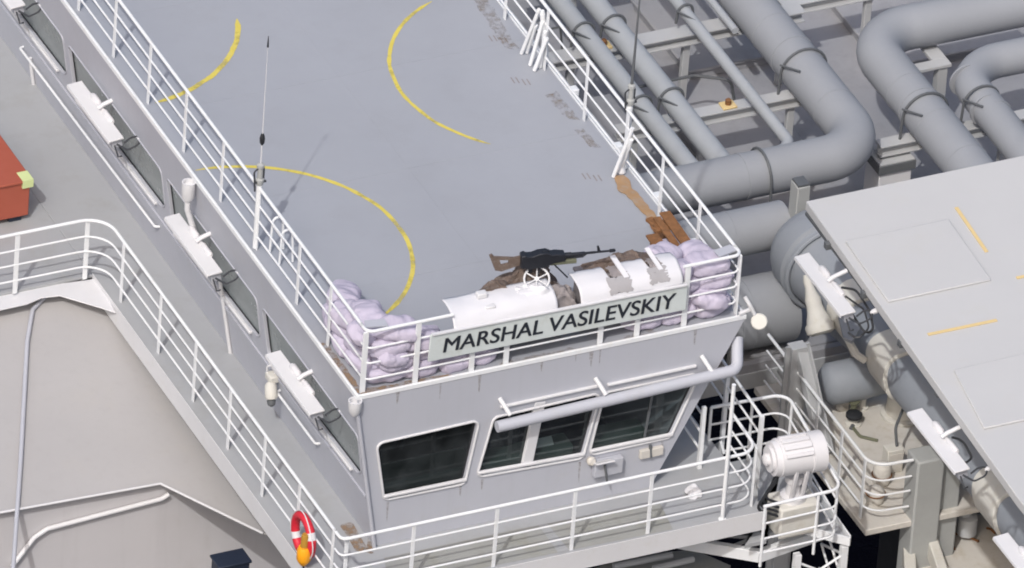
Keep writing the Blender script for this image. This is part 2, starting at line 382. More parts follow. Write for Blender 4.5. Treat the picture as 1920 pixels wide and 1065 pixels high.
# pressed ledge below the side windows and a knuckle line low on the wall
b = MB().bar(sp(.1, -1.93, .012), sp(FARY, -2.02, .012), .03, .03); b.build('ledge', M_WALL, house)
for (y0, y1, z0, z1) in ((7.9, 13.2, -2.18, -2.3), (1.86, 3.3, -2.15, -2.17)):
    p0, p1 = sp(y0, z0, .07), sp(y1, z1, .07)
    MB().tube(fillet([sp(y0-.02, z0, -.0), p0, p1, sp(y1+.02, z1, 0)], .04, 4), .02, 8).build('grab_rail', M_RAIL, house)
# right end wall, ceiling and inside of the wheelhouse
b = MB().add([(W, .004, -.03), (W, FARY, -.03), (6.05, FARY, -.58), (6.05, .004, -.58)], [(0, 1, 2, 3)]).add([(6.05, .004, -.58), (6.05, FARY, -.58), (4.96, FARY, zb), (4.96, .004, zb)], [(0, 1, 2, 3)])
b.build('end_wall', M_WALL, house, smooth=False)
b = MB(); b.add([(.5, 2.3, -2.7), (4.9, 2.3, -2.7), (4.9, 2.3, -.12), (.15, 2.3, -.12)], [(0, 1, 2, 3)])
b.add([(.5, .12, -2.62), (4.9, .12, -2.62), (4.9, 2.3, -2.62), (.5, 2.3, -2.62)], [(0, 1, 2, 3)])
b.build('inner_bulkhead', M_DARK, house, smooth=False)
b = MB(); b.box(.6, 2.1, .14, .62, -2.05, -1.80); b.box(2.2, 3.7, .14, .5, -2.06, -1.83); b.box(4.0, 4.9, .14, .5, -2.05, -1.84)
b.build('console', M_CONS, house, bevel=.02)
b = MB()
for k in range(5): b.bar((.4, 1.9-.3*k, -.5-.13*k), (2.2, 2.0-.3*k, -.5-.13*k), .03, .06)
b.bar((1.2, .9, -1.8), (1.7, .9, -.4), .06, .06)
b.build('reflection_bars', M_BLACK, house)  # added bars imitating the faint lines reflected in the left front pane
MB().lathe((2.75, .75, -2.0), (0, 0, 1), [(.2, 0), (.3, .12), (.32, .45), (.25, .7), (.1, .8)], 16).build('seat', M_BLACK, house)
MB().obox((3.25, .30, -1.78), ((1, 0, 0), (0, .8, .6), (0, -.6, .8)), (.17, .07, .006)).build('chart_paper', M_BOARD, house)
# corner pipe and drain hoppers
b = MB().tube([V((-.03, -.03, -.16)), V((.02, -.035, -.35)), V((.43, -.04, DZ+.02))], .035, 10)
dp = b.build('downpipe', M_WALL, house)
MB().lathe((-.04, -.02, -.19), (0, 0, 1), [(.05, -.1), (.095, -.02), (.105, .1), (.105, .16), (.085, .16), (.08, .08)], 18).build('drain_hopper', M_WHITE, dp)
b = MB().tube(fillet([V((-.09, 6.02, -.3)), V((-.09, 6.02, -.55)), V((.04, 6.02, -.95)), V((.1, 6.0, -1.25))], .15, 5), .045, 10)
dp = b.build('downpipe', M_WHITE, house)
MB().lathe((-.09, 6.02, -.32), (0, 0, 1), [(.05, -.08), (.1, 0), (.105, .22), (.105, .27), (.085, .27), (.08, .2)], 18).build('drain_hopper', M_WHITE, dp)
for p0, p1 in (((415, 520), (436, 665)), ((60, 108), (68, 172))):
    a_, c_ = on_side(*p0), on_side(*p1)
    MB().tube([a_+V((-.03, 0, 0)), V((c_.x-.03, c_.y, c_.z))], .03, 8).build('support_pole', M_WHITE, house)
# stout handrail tube across the front windows
b = MB().tube(fillet([V((2.2, -.25, -.88)), V((6.12, -.25, -.76)), V((6.26, .1, -.45))], .16, 6), .088, 14)
hb = b.build('handrail_tube', M_WALL, house)
for x in (2.36, 3.92, 5.66): MB().tube([V((x-.03, -.01, -.55)), V((x+.05, -.25, -.72))], .035, 8).build('bracket', M_WHITE, hb)
for x0, x1, z in ((2.35, 3.95, -.71), (4.1, 5.55, -.72)): MB().bar((x0, -.02, z), (x1, -.02, z+.01), .05, .035).build('visor', M_WHITE, house, bevel=.006)
random.seed(5)
for k in range(9):
    x = random.uniform(.5, 5.8); h = random.uniform(.12, .34); w_ = random.uniform(.012, .03); z0 = -.055
    MB().add([(x-w_, -.0035, z0), (x+w_, -.0035, z0), (x+w_*.4, -.0035, z0-h), (x-w_*.3, -.0035, z0-h*.9)], [(0, 1, 2, 3)]).build('weeping_stain', M_WEEP, house, smooth=False)
for wx, wz in ((.62, -2.04), (1.8, -2.02), (2.15, -1.99), (3.75, -2.05), (4.05, -2.03), (5.1, -2.0)):
    h = random.uniform(.15, .4); MB().add([(wx-.02, -.0035, wz), (wx+.02, -.0035, wz), (wx+.01, -.0035, wz-h), (wx-.008, -.0035, wz-h*.8)], [(0, 1, 2, 3)]).build('weeping_stain', M_WEEP, house, smooth=False)
# little access box with an open flap below the right window
b = MB(); b.box(3.95, 4.42, -.12, -.003, -2.33, -2.05)
ab = b.build('access_box', M_WALL, house, bevel=.015)
MB().obox((4.06, -.16, -2.02), ((1, 0, 0), (0, 1, -.5), (0, .5, 1)), (.15, .1, .01)).build('flap', M_WHITE, ab)
MB().tube([V((4.1, -.14, -2.1)), V((4.15, -.17, -2.42))], .018, 6).build('handle', M_STEEL, ab)
MB().lathe((3.9, -.03, -2.03), (0, -1, .2), [(.06, 0), (.075, .06), (.05, .1)], 10).build('hinge', M_CREAM, ab)
MB().box(4.72, 5.1, -.07, -.003, -2.2, -2.05).build('cable_duct', M_CREAM, house, bevel=.01)
MB().tube([V((4.88, -.05, -1.98)), V((4.9, -.06, -2.2))], .025, 6).build('window_latch', M_STEEL, house)
# roof edge conduit outside the right rail
MB().tube([V((6.36, .6, -.05)), V((6.36, 12, -.05))], .05, 10).build('conduit', M_WHITE, house)
for y in (1.9, 3.2, 4.6, 6.2): MB().box(6.3, 6.44, y, y+.14, -.1, .06).build('conduit_bracket', M_RAIL, house, bevel=.015)

# ================================================================== RAILINGS
def railing(name, label, posts, path, heights, h=1.1, r_top=.026, r_mid=.016, post_w=(.075, .018), closed_r=.35, z0=0., flat_dir=None, breaks=None):
    t = thing(name, (posts[0][0], posts[0][1], z0), label, 'railing', None)
    for i, p in enumerate(posts):
        d = V((1, 0, 0)) if (flat_dir == 'x') else V((0, 1, 0))
        if len(p) > 2: d = V((1, 0, 0)) if p[2] == 'x' else V((0, 1, 0))
        s_ = d.cross(V((0, 0, 1)))
        hp = .79 if breaks and breaks[0] < p[0] < breaks[1] else h
        MB().obox((p[0], p[1], z0+hp/2-.01), (d, s_, V((0, 0, 1))), (post_w[0]/2, post_w[1]/2, hp/2-.01)).build('post', M_RAIL, t, bevel=.004)
    pts = [V((p[0], p[1], 0)) for p in path]
    if len(pts) > 2: pts = fillet(pts, closed_r, 7)
    for k, hh in enumerate([h]+list(heights)):
        sets = [pts]
        if breaks and k == 0:
            sets = [[p for p in pts if p.x < breaks[0]]+[V((breaks[0], RFY, 0))], [V((breaks[1], RFY, 0))]+[p for p in pts if p.x > breaks[1]]]
        for q in sets: MB().tube([p+V((0, 0, z0+hh)) for p in q], r_top if k == 0 else r_mid, 8).build('rail', M_RAIL, t)
    return t
HS = (.80, .53, .24)
RLX, RRX, RFY = .12, 6.19, .06
ly = [.2, 1.36, 2.5, 4.0, 5.33, 6.72, 8.08, 9.4, 10.75, 12.1]
railing('roof_railing', 'long white railing along the left edge of the grey roof', [(RLX, y, 'y') for y in ly[1:]], [(RLX, .22), (RLX, 12.3)], HS)
ry = [.2, 1.5, 2.8, 4.05, 5.5, 6.95, 8.4, 9.8]
railing('roof_railing', 'white railing along the right edge of the roof beside the pipes', [(RRX, y, 'y') for y in ry[1:]], [(RRX, .22), (RRX, 11)], HS)
t = railing('roof_railing', 'short white front railing of the roof carrying the name board',
        [(.12, .1, 'x'), (.95, RFY, 'x'), (1.86, RFY, 'x'), (2.42, RFY, 'x'), (3.95, RFY, 'x'), (4.55, RFY, 'x'), (5.32, RFY, 'x'), (RRX, .1, 'y')],
        [(.12, .3), (.12, RFY), (RRX, RFY), (RRX, .3)], HS, closed_r=.16, post_w=(.085, .03), breaks=(1.5, 5.24))
# corner gusset plates
for x, s in ((.2, 1), (6.14, -1)):
    MB().slab([(x-.05*s, .2, 1.08), (x+.28*s, .12, 1.08), (x+.3*s, .3, 1.08), (x, .36, 1.08)], (0, 0, .02)).build('corner_plate', M_WALL, t)
# lower deck railings
LRX, LRY = -.62, -1.07
lposts = [(LRX, y, 'y') for y in (-.78, .45, 1.72, 3.0, 4.3, 5.62, 7.05)]
railing('deck_railing', 'white railing along the lower left walkway from the corner to the lifebuoy',
        lposts+[(-.9, 7.78, 'x'), (-2.05, 7.78, 'x'), (-3.5, 7.78, 'x')], [(-9, 7.78), (LRX, 7.78), (LRX, -.80)], HS, z0=DZ, closed_r=.42)
railing('deck_railing', 'white railing along the front walkway below the wheelhouse windows',
        [(-.5, -1.0, 'x'), (.55, LRY, 'x'), (1.9, LRY, 'x'), (3.17, LRY, 'x'), (4.42, LRY, 'x'), (5.66, LRY, 'x'), (6.18, -.95, 'y'), (6.2, -.05, 'y')],
        [(LRX, -.86), (LRX, LRY), (6.16, LRY), (6.2, -.02)], HS, z0=DZ, closed_r=.3, post_w=(.06, .02))

# ================================================================== NAME BOARD
nb = thing('name_board', (1.11, -.06, .4), 'long pale name board lettered MARSHAL VASILEVSKIY on the front railing', 'name board')
p = [on_y(x, y, -.03) for x, y in ((803, 679), (1286, 581), (1290, 534), (808, 629))]
b = MB().slab(p, (0, .035, 0)); b.build('board', M_BOARD, nb, bevel=.008)
b = MB().bar(p[3]+V((.02, .0, .01)), p[2]+V((-.02, .0, .01)), .06, .02); b.build('top_edge', M_WHITE, nb)
cu = bpy.data.curves.new('ship_name', 'FONT'); cu.body = 'MARSHAL VASILEVSKIY'; cu.size = 1; cu.extrude = .004; cu.shear = .0; cu.space_word = .8
to = bpy.data.objects.new('tmp_text', cu); COL.objects.link(to)
bpy.context.view_layer.update()
me = bpy.data.meshes.new_from_object(to.evaluated_get(bpy.context.evaluated_depsgraph_get()))
COL.objects.unlink(to); bpy.data.objects.remove(to)
xs = [v.co.x for v in me.vertices]; ys_ = [v.co.y for v in me.vertices]; x0, x1, y0, y1 = min(xs), max(xs), min(ys_), max(ys_)
q = [on_y(x, y, -.034) for x, y in ((831, 661), (1263, 577), (1268, 549), (836, 634))]
for v in me.vertices:
    s_ = (v.co.x-x0)/(x1-x0); t_ = (v.co.y-y0)/(y1-y0); e = v.co.z
    P = (q[0].lerp(q[1], s_)).lerp(q[3].lerp(q[2], s_), t_); v.co = P-V((0, .003+e, 0))-nb.location
bm = bmesh.new()                                 # thicken the strokes
for k_, (dx, dz) in enumerate(((0, 0), (.005, 0), (-.005, 0))):
    m2 = me.copy()
    for v in m2.vertices: v.co += V((dx, -.0004*k_, dz))
    bm.from_mesh(m2); bpy.data.meshes.remove(m2)
bm.to_mesh(me); bm.free()
me.materials.clear(); me.materials.append(M_LETTER)
o = bpy.data.objects.new('ship_name', me); COL.objects.link(o); o.parent = nb

# ================================================================== SANDBAGS
def bag_mesh(seed, L=.74, Wd=.48, H=.30):
    random.seed(seed); nu, nv = 34, 22; rows = []
    for i in range(nu+1):
        u = -1+2*i/nu; env = (1-abs(u)**3.2)**.5 if abs(u) < 1 else 0
        ear = 0
        if u > .80: env = max(env*.55, .22); ear = (u-.80)/.2
        row = []
        for k in range(nv):
            a = 2*math.pi*k/nv; ca, sa = math.cos(a), math.sin(a)
            y = math.copysign(abs(ca)**.7, ca)*Wd/2*env*(1+.35*ear); z = math.copysign(abs(sa)**.8, sa)*H/2*env*(1-.3*ear)
            x = u*L/2
            nz = noise.noise_vector((x*4+seed*7.1, y*4, z*5+seed)); nf = noise.noise_vector((x*13+seed, y*13, z*13))
            pk = .03*math.sin(k*2.3+seed)*ear
            rg = (abs(noise.noise((x*7+seed, y*9+a*.3, z*8)))-.2)*.03*min(1, 3*(1-abs(u))+.4); fo = V((0, ca, sa))*rg
            row.append(V((x+nz.x*.04, y+nz.y*.045+pk, z+nz.z*.04+nf.z*.014+.02*(1-u*u)*math.sin(seed)))+fo)
        rows.append(row)
    b = MB().grid(rows, closed_u=True); n = nv; N = len(b.v)
    b.f.append(tuple(range(n))); b.f.append(tuple(range(N-n, N)))
    return b
protos = []
BAGS = []
def place_bag(x, y, z, rz, label, group, tilt=0, roll=0, sc=1.):
    k = len(BAGS)
    if k < 7:
        o = bag_mesh(k*1.7+.3).build('sandbag', M_BAG); md = o.modifiers.new('sub', 'SUBSURF'); md.levels = 1; md.render_levels = 1; protos.append(o)
    else:
        o = protos[(k*5+k//7) % 7].copy(); COL.objects.link(o)
    o.location = (x, y, z); o.rotation_euler = (R(roll), R(tilt), R(rz)); o.scale = (sc, sc, sc*1.02); BAGS.append(o)
    tag(o, label, 'sandbag', group); return o
ORD = ['first', 'second', 'third', 'fourth', 'fifth', 'sixth', 'seventh', 'eighth']
ROW = ['bottom', 'second', 'third', 'fourth', 'top']
random.seed(11)
LG, RG, FG = 'sandbags stacked in the left roof corner', 'sandbags stacked in the right roof corner', 'sandbags along the foot of the front railing'
# left stack along the left rail
for lay in range(4):
    n = (3, 2, 2, 1)[lay]
    for i in range(n):
        y = .62+.56*i+(.12 if lay % 2 else 0); lay_n = ROW[lay] if lay < 3 else 'top'
        place_bag(.42+.05*random.uniform(-1, 1), y, 1*(.14+.235*lay)+random.uniform(-.01, .01), 90+random.uniform(-18, 18)+(180 if (i+lay) % 2 else 0),
                  'lilac sandbag at the left railing, %s layer, %s from the corner' % (lay_n, ORD[i]), LG, random.uniform(-6, 6), random.uniform(-8, 8))
place_bag(.62, 1.92, .42, 62, 'plump lilac sandbag at the rear end of the left stack', LG, 14, 10, 1.08)
place_bag(.78, 1.55, .28, 48, 'lilac sandbag sagging off the inner side of the left stack', LG, 10, -12, 1.0)
place_bag(.72, 1.0, .36, 75, 'lilac sandbag leaning inward beside the left stack', LG, -6, 14, 1.)
# left corner, front side
for lay in range(4):
    n = (3, 2, 2, 1)[lay]
    for i in range(n):
        x = .58+.56*i+(.14 if lay % 2 else 0); lay_n = ROW[lay] if lay < 3 else 'top'
        place_bag(x, .32+.03*random.uniform(-1, 1), .14+.235*lay, random.uniform(-16, 16)+(0 if (i+lay) % 2 else 180),
                  'lilac sandbag left of the name board, %s layer, %s from the corner' % (lay_n, ORD[i]), LG, random.uniform(-6, 6), random.uniform(-10, 10))
place_bag(.33, .5, .83, 25, 'crumpled lilac sandbag on top at the left corner post', LG, -8, 12, .95)
place_bag(.6, .18, .5, 8, 'lilac sandbag with its tied ear poking through the left corner rails', LG, 18, 20, .8)
# front strip below the board
for i, x in enumerate((2.05, 1.9)):
    place_bag(x, .34, .12+.21*i, random.uniform(-10, 10), 'lilac sandbag under the left end of the name board, %s layer' % ('bottom', 'upper')[i], FG)
# right stack
for lay in range(4):
    n = (3, 3, 2, 2)[lay]
    for i in range(n):
        x = 5.86-.56*i-(.1 if lay % 2 else 0); lay_n = ROW[lay] if lay < 3 else 'top'
        place_bag(x, .33+.03*random.uniform(-1, 1), .14+.235*lay, random.uniform(-16, 16)+(180 if (i+lay) % 2 else 0),
                  'lilac sandbag right of the name board, %s layer, %s from the corner' % (lay_n, ORD[i]), RG, random.uniform(-6, 6), random.uniform(-10, 10))
for lay in range(3):
    for i in range((2, 2, 1)[lay]):
        y = .85+.56*i; lay_n = ROW[lay] if lay < 3 else 'top'
        place_bag(5.86+.04*random.uniform(-1, 1), y, .14+.235*lay, 90+random.uniform(-16, 16), 'lilac sandbag at the right railing, %s layer, %s from the corner' % (lay_n, ORD[i]), RG, random.uniform(-6, 6), random.uniform(-8, 8))
place_bag(5.4, 1.1, .55, 60, 'lilac sandbag standing on end left of the timber planks', RG, 40, 10, 1.05)
place_bag(5.3, .85, .75, 30, 'lilac sandbag on top between white cover and timber planks', RG, 10, 10, .95)
place_bag(5.75, .16, .34, 170, 'lilac sandbag with a bunched ear hanging out through the right railing', RG, -16, 16, .85)

# ================================================================== WHITE CURVED COVERS behind the board
def arc_pt(x, a, ry=.36, rz=.28, z0=.83, y0=-.015):
    return V((x, y0+ry*(1-math.cos(a)), z0+rz*math.sin(a)))
def cover(name, label, x0, x1, amax=115, seed=0, notch=()):
    t = thing(name, (x0, .05, .87), label, 'cover', 'curved white covers behind the name board')
    rows = []; nx = 48
    for i in range(nx+1):
        x = x0+(x1-x0)*i/nx; row = []
        am = amax
        for (n0, n1, na) in notch:
            if n0 < x < n1: am = na
        am += 5*noise.noise((x*9, seed, 0))
        for k in range(13):
            row.append(arc_pt(x, R(am)*k/12)+V((0, .012*noise.noise((x*3, k*.4, seed+3)), .022*noise.noise((x*2.5, k*.3, seed)))))
        rows.append(row)
    MB().grid(rows).build('sheet', M_SHEET, t, solid=.015)
    return t
c1 = cover('curved_cover', 'left curved white metal cover under the handwheel', 1.50, 3.18, seed=1)
b = MB(); b.box(2.0, 2.16, .28, .4, 1.1, 1.19); b.box(2.05, 2.22, .1, .2, 1.0, 1.07)
b.build('clamp', M_WHITE, c1, bevel=.02)
c2 = cover('curved_cover', 'right curved white metal cover with torn grey patches', 3.56, 5.22, seed=2, notch=((4.08, 4.32, 62), (4.74, 4.92, 66)))
def patch(x0, x1, a0, a1, seed):
    rows = []
    for i in range(13):
        u = i/12; row = []
        for k in range(9):
            v_ = k/8; jx = .05*noise.noise((u*6, v_*6, seed))*(1 if 0 < i < 12 else 1.6); ja = 9*noise.noise((u*6+9, v_*6, seed))
            row.append(arc_pt(x0+(x1-x0)*u+jx, R(a0+(a1-a0)*v_+ja), .37, .29, .832, -.023))
        rows.append(row)
    return MB().grid(rows)
patch(4.03, 4.4, 16, 62, 1).build('torn_patch', M_TORN, c2); patch(4.7, 5.0, 22, 66, 2).build('torn_patch', M_TORN, c2)
patch(4.12, 4.35, 62, 100, 4).build('torn_patch', M_CLOTH2, c2); patch(4.76, 4.95, 66, 100, 5).build('torn_patch', M_CLOTH2, c2)
MB().obox((4.3, .3, 1.16), ((.15, -.5, -.3), (1, 0, 0), (0, -.4, .9)), (.2, .04, .012)).build('loose_strip', M_SHEET, c2)
MB().obox((4.86, .3, 1.17), ((.15, -.5, -.3), (1, 0, 0), (0, -.4, .9)), (.2, .035, .012)).build('loose_strip', M_SHEET, c2)

# cloth heaps
def heap(name, label, cat, foot, h, m, seed, fold=.05, zb_=.0, px=3, n=26):
    cx = sum(p[0] for p in foot)/len(foot); cy = sum(p[1] for p in foot)/len(foot)
    out = []
    for i in range(len(foot)):
        a, c = V((*foot[i], 0)), V((*foot[(i+1) % len(foot)], 0))
        for j in range(px*3): out.append(a.lerp(c, j/(px*3)))
    rows = []; N = 10
    for k in range(N+1):
        f = k/N; row = []
        for p in out:
            qv = V((cx, cy, 0)).lerp(p, 1-f*.98); zz = zb_+h*math.sin(f*math.pi/2)**.75
            nv = noise.noise_vector((qv.x*5+seed, qv.y*6, zz*4)); n2 = noise.noise_vector((qv.x*16, qv.y*16+seed, zz*9))
            row.append(V((qv.x, qv.y, zz))+nv*fold*2*(.35+.65*math.sin(f*math.pi))+n2*fold*.7)
        rows.append(row)
    b = MB().grid(rows, closed_u=True); L_ = len(out); b.f.append(tuple(range(len(b.v)-L_, len(b.v))))
    o = b.build(name, m); return tag(o, label, cat)
heap('canvas_heap', 'brown canvas heap under the machine gun', 'canvas', [(2.3, .45), (3.5, .4), (3.62, .9), (2.9, 1.0), (2.35, .9)], .62, M_CLOTH, 1.3, .055, .6)
heap('canvas_roll', 'dark brown canvas flap on the left white cover', 'canvas', [(1.98, .4), (2.6, .38), (2.75, .62), (2.15, .62)], .26, M_CLOTH, 4.2, .05, .95)
heap('canvas_strip', 'brown camouflage cloth lying behind the torn white cover', 'canvas', [(3.75, .45), (5.05, .42), (5.1, .78), (3.8, .8)], .24, M_CLOTH, 7.7, .045, .88)
heap('canvas_drape', 'grey and brown canvas hanging in the gap between the two white covers', 'canvas', [(3.12, .1), (3.58, .08), (3.62, .5), (3.1, .5)], .3, M_CLOTH2, 9.1, .05, .72)
heap('rag_heap', 'crumpled white rag below the handwheel', 'rag', [(2.5, .16), (3.12, .14), (3.1, .44), (2.55, .45)], .09, M_SHEET, 5.1, .05, 1.05)
# supporting frame under the heaps so nothing floats
for x0, x1, y0, y1, z1, lb in ((2.35, 3.55, .45, .95, .72, 'low grey chest behind the left white cover'), (3.8, 5.05, .44, .78, .95, 'low grey chest behind the torn white cover')):
    t = thing('storage_chest', (x0, y0, 0), lb, 'chest'); MB().box(x0, x1, y0, y1, .02, z1-.05).build('body', M_CLOTH2, t, bevel=.03)
    MB().box(x0-.02, x1+.02, y0-.02, y1+.02, z1-.05, z1).build('lid', M_CLOTH2, t, bevel=.015)

# handwheel
hwc = V((3.0, .40, 1.17)); hn = V((-.30, -.62, .9)).normalized(); hu = hn.orthogonal().normalized(); hv = hn.cross(hu)
hw = thing('handwheel', hwc-V((0, 0, .2)), 'white spoked handwheel in front of the machine gun', 'handwheel')
circ = lambda c, r, n, u=hu, v=hv: [c+(u*math.cos(2*math.pi*k/n)+v*math.sin(2*math.pi*k/n))*r for k in range(n)]
MB().tube(circ(hwc, .185, 32), .016, 8, closed=True).build('rim', M_WHITE, hw)
for k in range(3):
    a = math.pi*k/3+.3; d = hu*math.cos(a)+hv*math.sin(a)
    MB().tube([hwc-d*.18, hwc+d*.18], .011, 6).build('spoke', M_WHITE, hw)
MB().lathe(hwc-hn*.16, hn, [(.02, 0), (.02, .13), (.035, .14), (.035, .18)], 12).build('hub', M_WHITE, hw)

# ================================================================== MACHINE GUN
g = thing('machine_gun', (2.85, .58, 1.3), 'black belt-fed machine gun with skeleton stock on brown canvas', 'machine gun')
gd = (V((4.17, .30, 1.47))-V((2.82, .56, 1.45))).normalized(); gs = gd.cross(V((0, 0, 1))).normalized(); gu = gs.cross(gd)
G0 = V((2.82, .56, 1.45))
def gp(a, u=0., s=0.): return G0+gd*a+gu*u+gs*s
def gbox(a0, a1, u0, u1, hw_, m, name, bev=.008, par=None): return MB().obox(gp((a0+a1)/2, (u0+u1)/2), (gd, gu, gs), ((a1-a0)/2, (u1-u0)/2, hw_)).build(name, m, par or g, bevel=bev)
prof = [(-.03, -.11), (-.03, .10), (.03, .115), (.06, .09), (.14, .085), (.24, .12), (.36, .125), (.44, .08), (.50, .085), (.64, .06), (.64, -.05), (.46, -.07), (.36, -.13), (.10, -.14)]
MB().slab([gp(a, u, -.075) for a, u in prof], gs*.15).build('receiver', M_GUN, g, bevel=.012)
MB().lathe(gp(.6, .01), gd, [(.04, 0), (.04, .14), (.03, .15), (.028, .34), (.02, .36), (.02, .5), (.017, .52), (.016, .72), (.027, .725), (.027, .8), (.02, .81)], 12).build('barrel', M_GUN, g)
MB().tube([gp(.6, -.04), gp(.92, -.035)], .016, 8).build('gas_tube', M_GUN, g)
MB().slab([gp(1.14, .02, -.008), gp(1.19, .02, -.008), gp(1.155, .12, -.008), gp(1.125, .12, -.008)], gs*.016).build('front_sight', M_GUN, g)
MB().box(0, 0, 0, 0, 0, 0)
gbox(.30, .40, .09, .13, .02, M_GUN, 'rear_sight', .004)
# skeleton stock: outline with a hole
so_ = [gp(a, u, -.02) for a, u in ((0, .05), (-.12, .03), (-.42, .08), (-.46, .13), (-.50, .11), (-.40, -.16), (-.30, -.19), (0, -.1))]
ho_ = [gp(a, u, -.02) for a, u in ((-.20, .0), (-.34, .02), (-.31, -.08), (-.20, -.06))]
b = MB().holed(so_, [ho_])
o = b.build('stock', M_CLOTH, g, smooth=False, solid=.04)
MB().obox(gp(.62, -.09), (gd, gu, gs), (.20, .035, .05)).build('ammunition_box', M_AMMO, g, bevel=.012)
gbox(.10, .16, -.24, -.1, .02, M_GUN, 'pistol_grip', .01)
for s in (-1, 1): MB().tube([gp(.45, -.08, .03*s), gp(.62+.05*s, -.3, .14*s)], .012, 6).build('leg', M_GUN, g)
MB().tube([gp(.3, -.1), gp(.2, -.32, .1)], .012, 6).build('leg', M_GUN, g)
MB().tube([gp(.98, .0, 0), gp(.92, -.05, 0), gp(.7, -.055, 0)], .012, 6).build('folded_bipod', M_GUN, g)

# ================================================================== TIMBER AND PLYWOOD by the right rail
tp = thing('timber_pallet', (5.9, 1.8, .3), 'brown timber planks leaning together against the right railing', 'planks')
for (a_, c_, w_, z_) in (((1246, 398), (1300, 474), .15, .62), ((1231, 408), (1284, 484), .10, .60), ((1222, 440), (1256, 490), .17, .64)):
    MB().bar(on_z(*a_, z_), on_z(*c_, z_), w_*1.15, .035).build('plank', M_WOOD, tp, bevel=.006)
for a_, c_ in (((1228, 432), (1262, 424)), ((1252, 470), (1292, 462)), ((1216, 410), (1240, 428))):
    MB().bar(on_z(*a_, .56), on_z(*c_, .56), .12, .05).build('crosspiece', M_WOOD, tp, bevel=.006)
for a_ in ((1226, 445), (1250, 400), (1290, 478)):
    q_ = on_z(*a_, .56); MB().box(q_.x-.04, q_.x+.04, q_.y-.04, q_.y+.04, .005, .555).build('block', M_WOOD, tp, bevel=.006)
bp_ = blot([(6.0, 4.0), (6.14, 3.95), (6.14, 2.5), (5.98, 2.45), (6.0, 3.1), (5.9, 3.65)], .012, 2.2, .05)
o = MB().slab(bp_, (0, 0, .008)).build('plywood_sheet', M_PLY); tag(o, 'weathered brown plywood strip lying by the right railing', 'plywood')
o = MB().slab(blot([(5.95, 2.62), (6.12, 2.6), (6.1, 1.9), (5.9, 2.0)], .022, 5.2, .02), (0, 0, .008)).build('plywood_sheet', M_WOOD); tag(o, 'short dark plywood offcut under the timber planks', 'plywood')

# ================================================================== LOOSE WHITE POLES at the right railing
PG = 'white poles leaning on the right railing'
for i, (a, c, zt, lb) in enumerate([((978, 100), (1010, 20), .95, 'leftmost white pole leaning on the right railing'), ((994, 122), (1030, 40), .8, 'long front white pole slanting across the leaning bundle'),
      ((1002, 132), (1024, 75), .6, 'short white pole at the front foot of the leaning bundle'), ((1012, 126), (1022, 62), .7, 'upright white pole in the middle of the leaning bundle'), ((988, 98), (1004, 50), .6, 'short white pole behind the leftmost leaning pole'),
      ((1024, 116), (1032, 20), .98, 'thick upright white pole at the right of the leaning bundle')]):
    p0 = on_z(a[0], a[1], .02); p1 = on_z(c[0], c[1], zt)
    if p1.x > 6.15: p1.x = 6.15
    t = thing('leaning_pole', p0, lb, 'pole', PG)
    MB().tube([p0, p0.lerp(p1, .98)], .032 if i < 5 else .045, 10).build('tube', M_RAIL, t)
    MB().lathe(p0.lerp(p1, .97), p1-p0, [(.036, 0), (.04, .02), (.03, .06)], 10).build('end_cap', M_RAIL, t)
# braces by the antenna post
t = thing('antenna_brace', on_z(1150, 330, 0), 'pair of white slanting braces below the right antenna', 'brace')
for a, c, z in (((1150, 331), (1186, 240), .95), ((1163, 320), (1184, 262), .75)):
    MB().tube([on_z(*a, .02), on_z(*c, z)], .032, 8).build('strut', M_RAIL, t)
MB().lathe(on_z(1165, 322, .03), (0, 0, 1), [(.07, 0), (.06, .05), (.02, .09)], 12).build('foot', M_WHITE, t)

# ================================================================== ANTENNAS
def antenna(name, label, x, y, tip, col, r0, dark_at=None):
    t = thing(name, (x, y, 0), label, 'antenna')
    MB().tube([(x, y, .02), (x, y, 1.18)], .045, 10).build('mast', M_RAIL, t)
    MB().lathe((x, y, 1.16), (0, 0, 1), [(.05, 0), (.065, .04), (.065, .1), (.045, .12), (.045, .3), (.06, .31), (.06, .36), (.03, .38)], 12).build('base_mount', M_VENT, t)
    b = MB()
    b.tube(fillet([V((x-.07, y, 1.05)), V((x-.1, y, 1.4)), V((x+.05, y-.02, 1.55)), V((x+.06, y, 1.2))], .06, 4), .014, 6)
    b.tube([V((x-.08, y-.02, 1.22)), V((x+.1, y, 1.2))], .02, 6)
    b.build('cable', M_WIREM, t)
    top = V(tip); base = V((x, y, 1.5)); N = 14
    MB().tube([base.lerp(top, k/N) for k in range(N+1)], [r0*(1-.7*k/N) for k in range(N+1)], 8).build('whip', col, t)
    if dark_at:
        p = base.lerp(top, dark_at); d = (top-base).normalized()
        MB().lathe(p, d, [(.012, -.08), (.035, -.04), (.042, .04), (.03, .1), (.012, .13)], 10).build('loading_coil', M_BLACK, t)
        MB().lathe(top, d, [(.012, -.12), (.016, -.1), (.005, .08)], 8).build('tip', M_BLACK, t)
    return t
p = on_x(494, 84, .12)
antenna('whip_antenna', 'slim white whip antenna with black tip on the left railing', .12, 4.02, (p.x, 4.02+(p.y-4.02)*.0+.02, 3.72), M_WHITE, .012, .2)
p = on_x(1199, -40, 6.2)
antenna('whip_antenna', 'thick dark whip antenna standing on the right railing', 6.24, 4.12, (6.26, 4.12, 3.6), M_STEEL, .026)
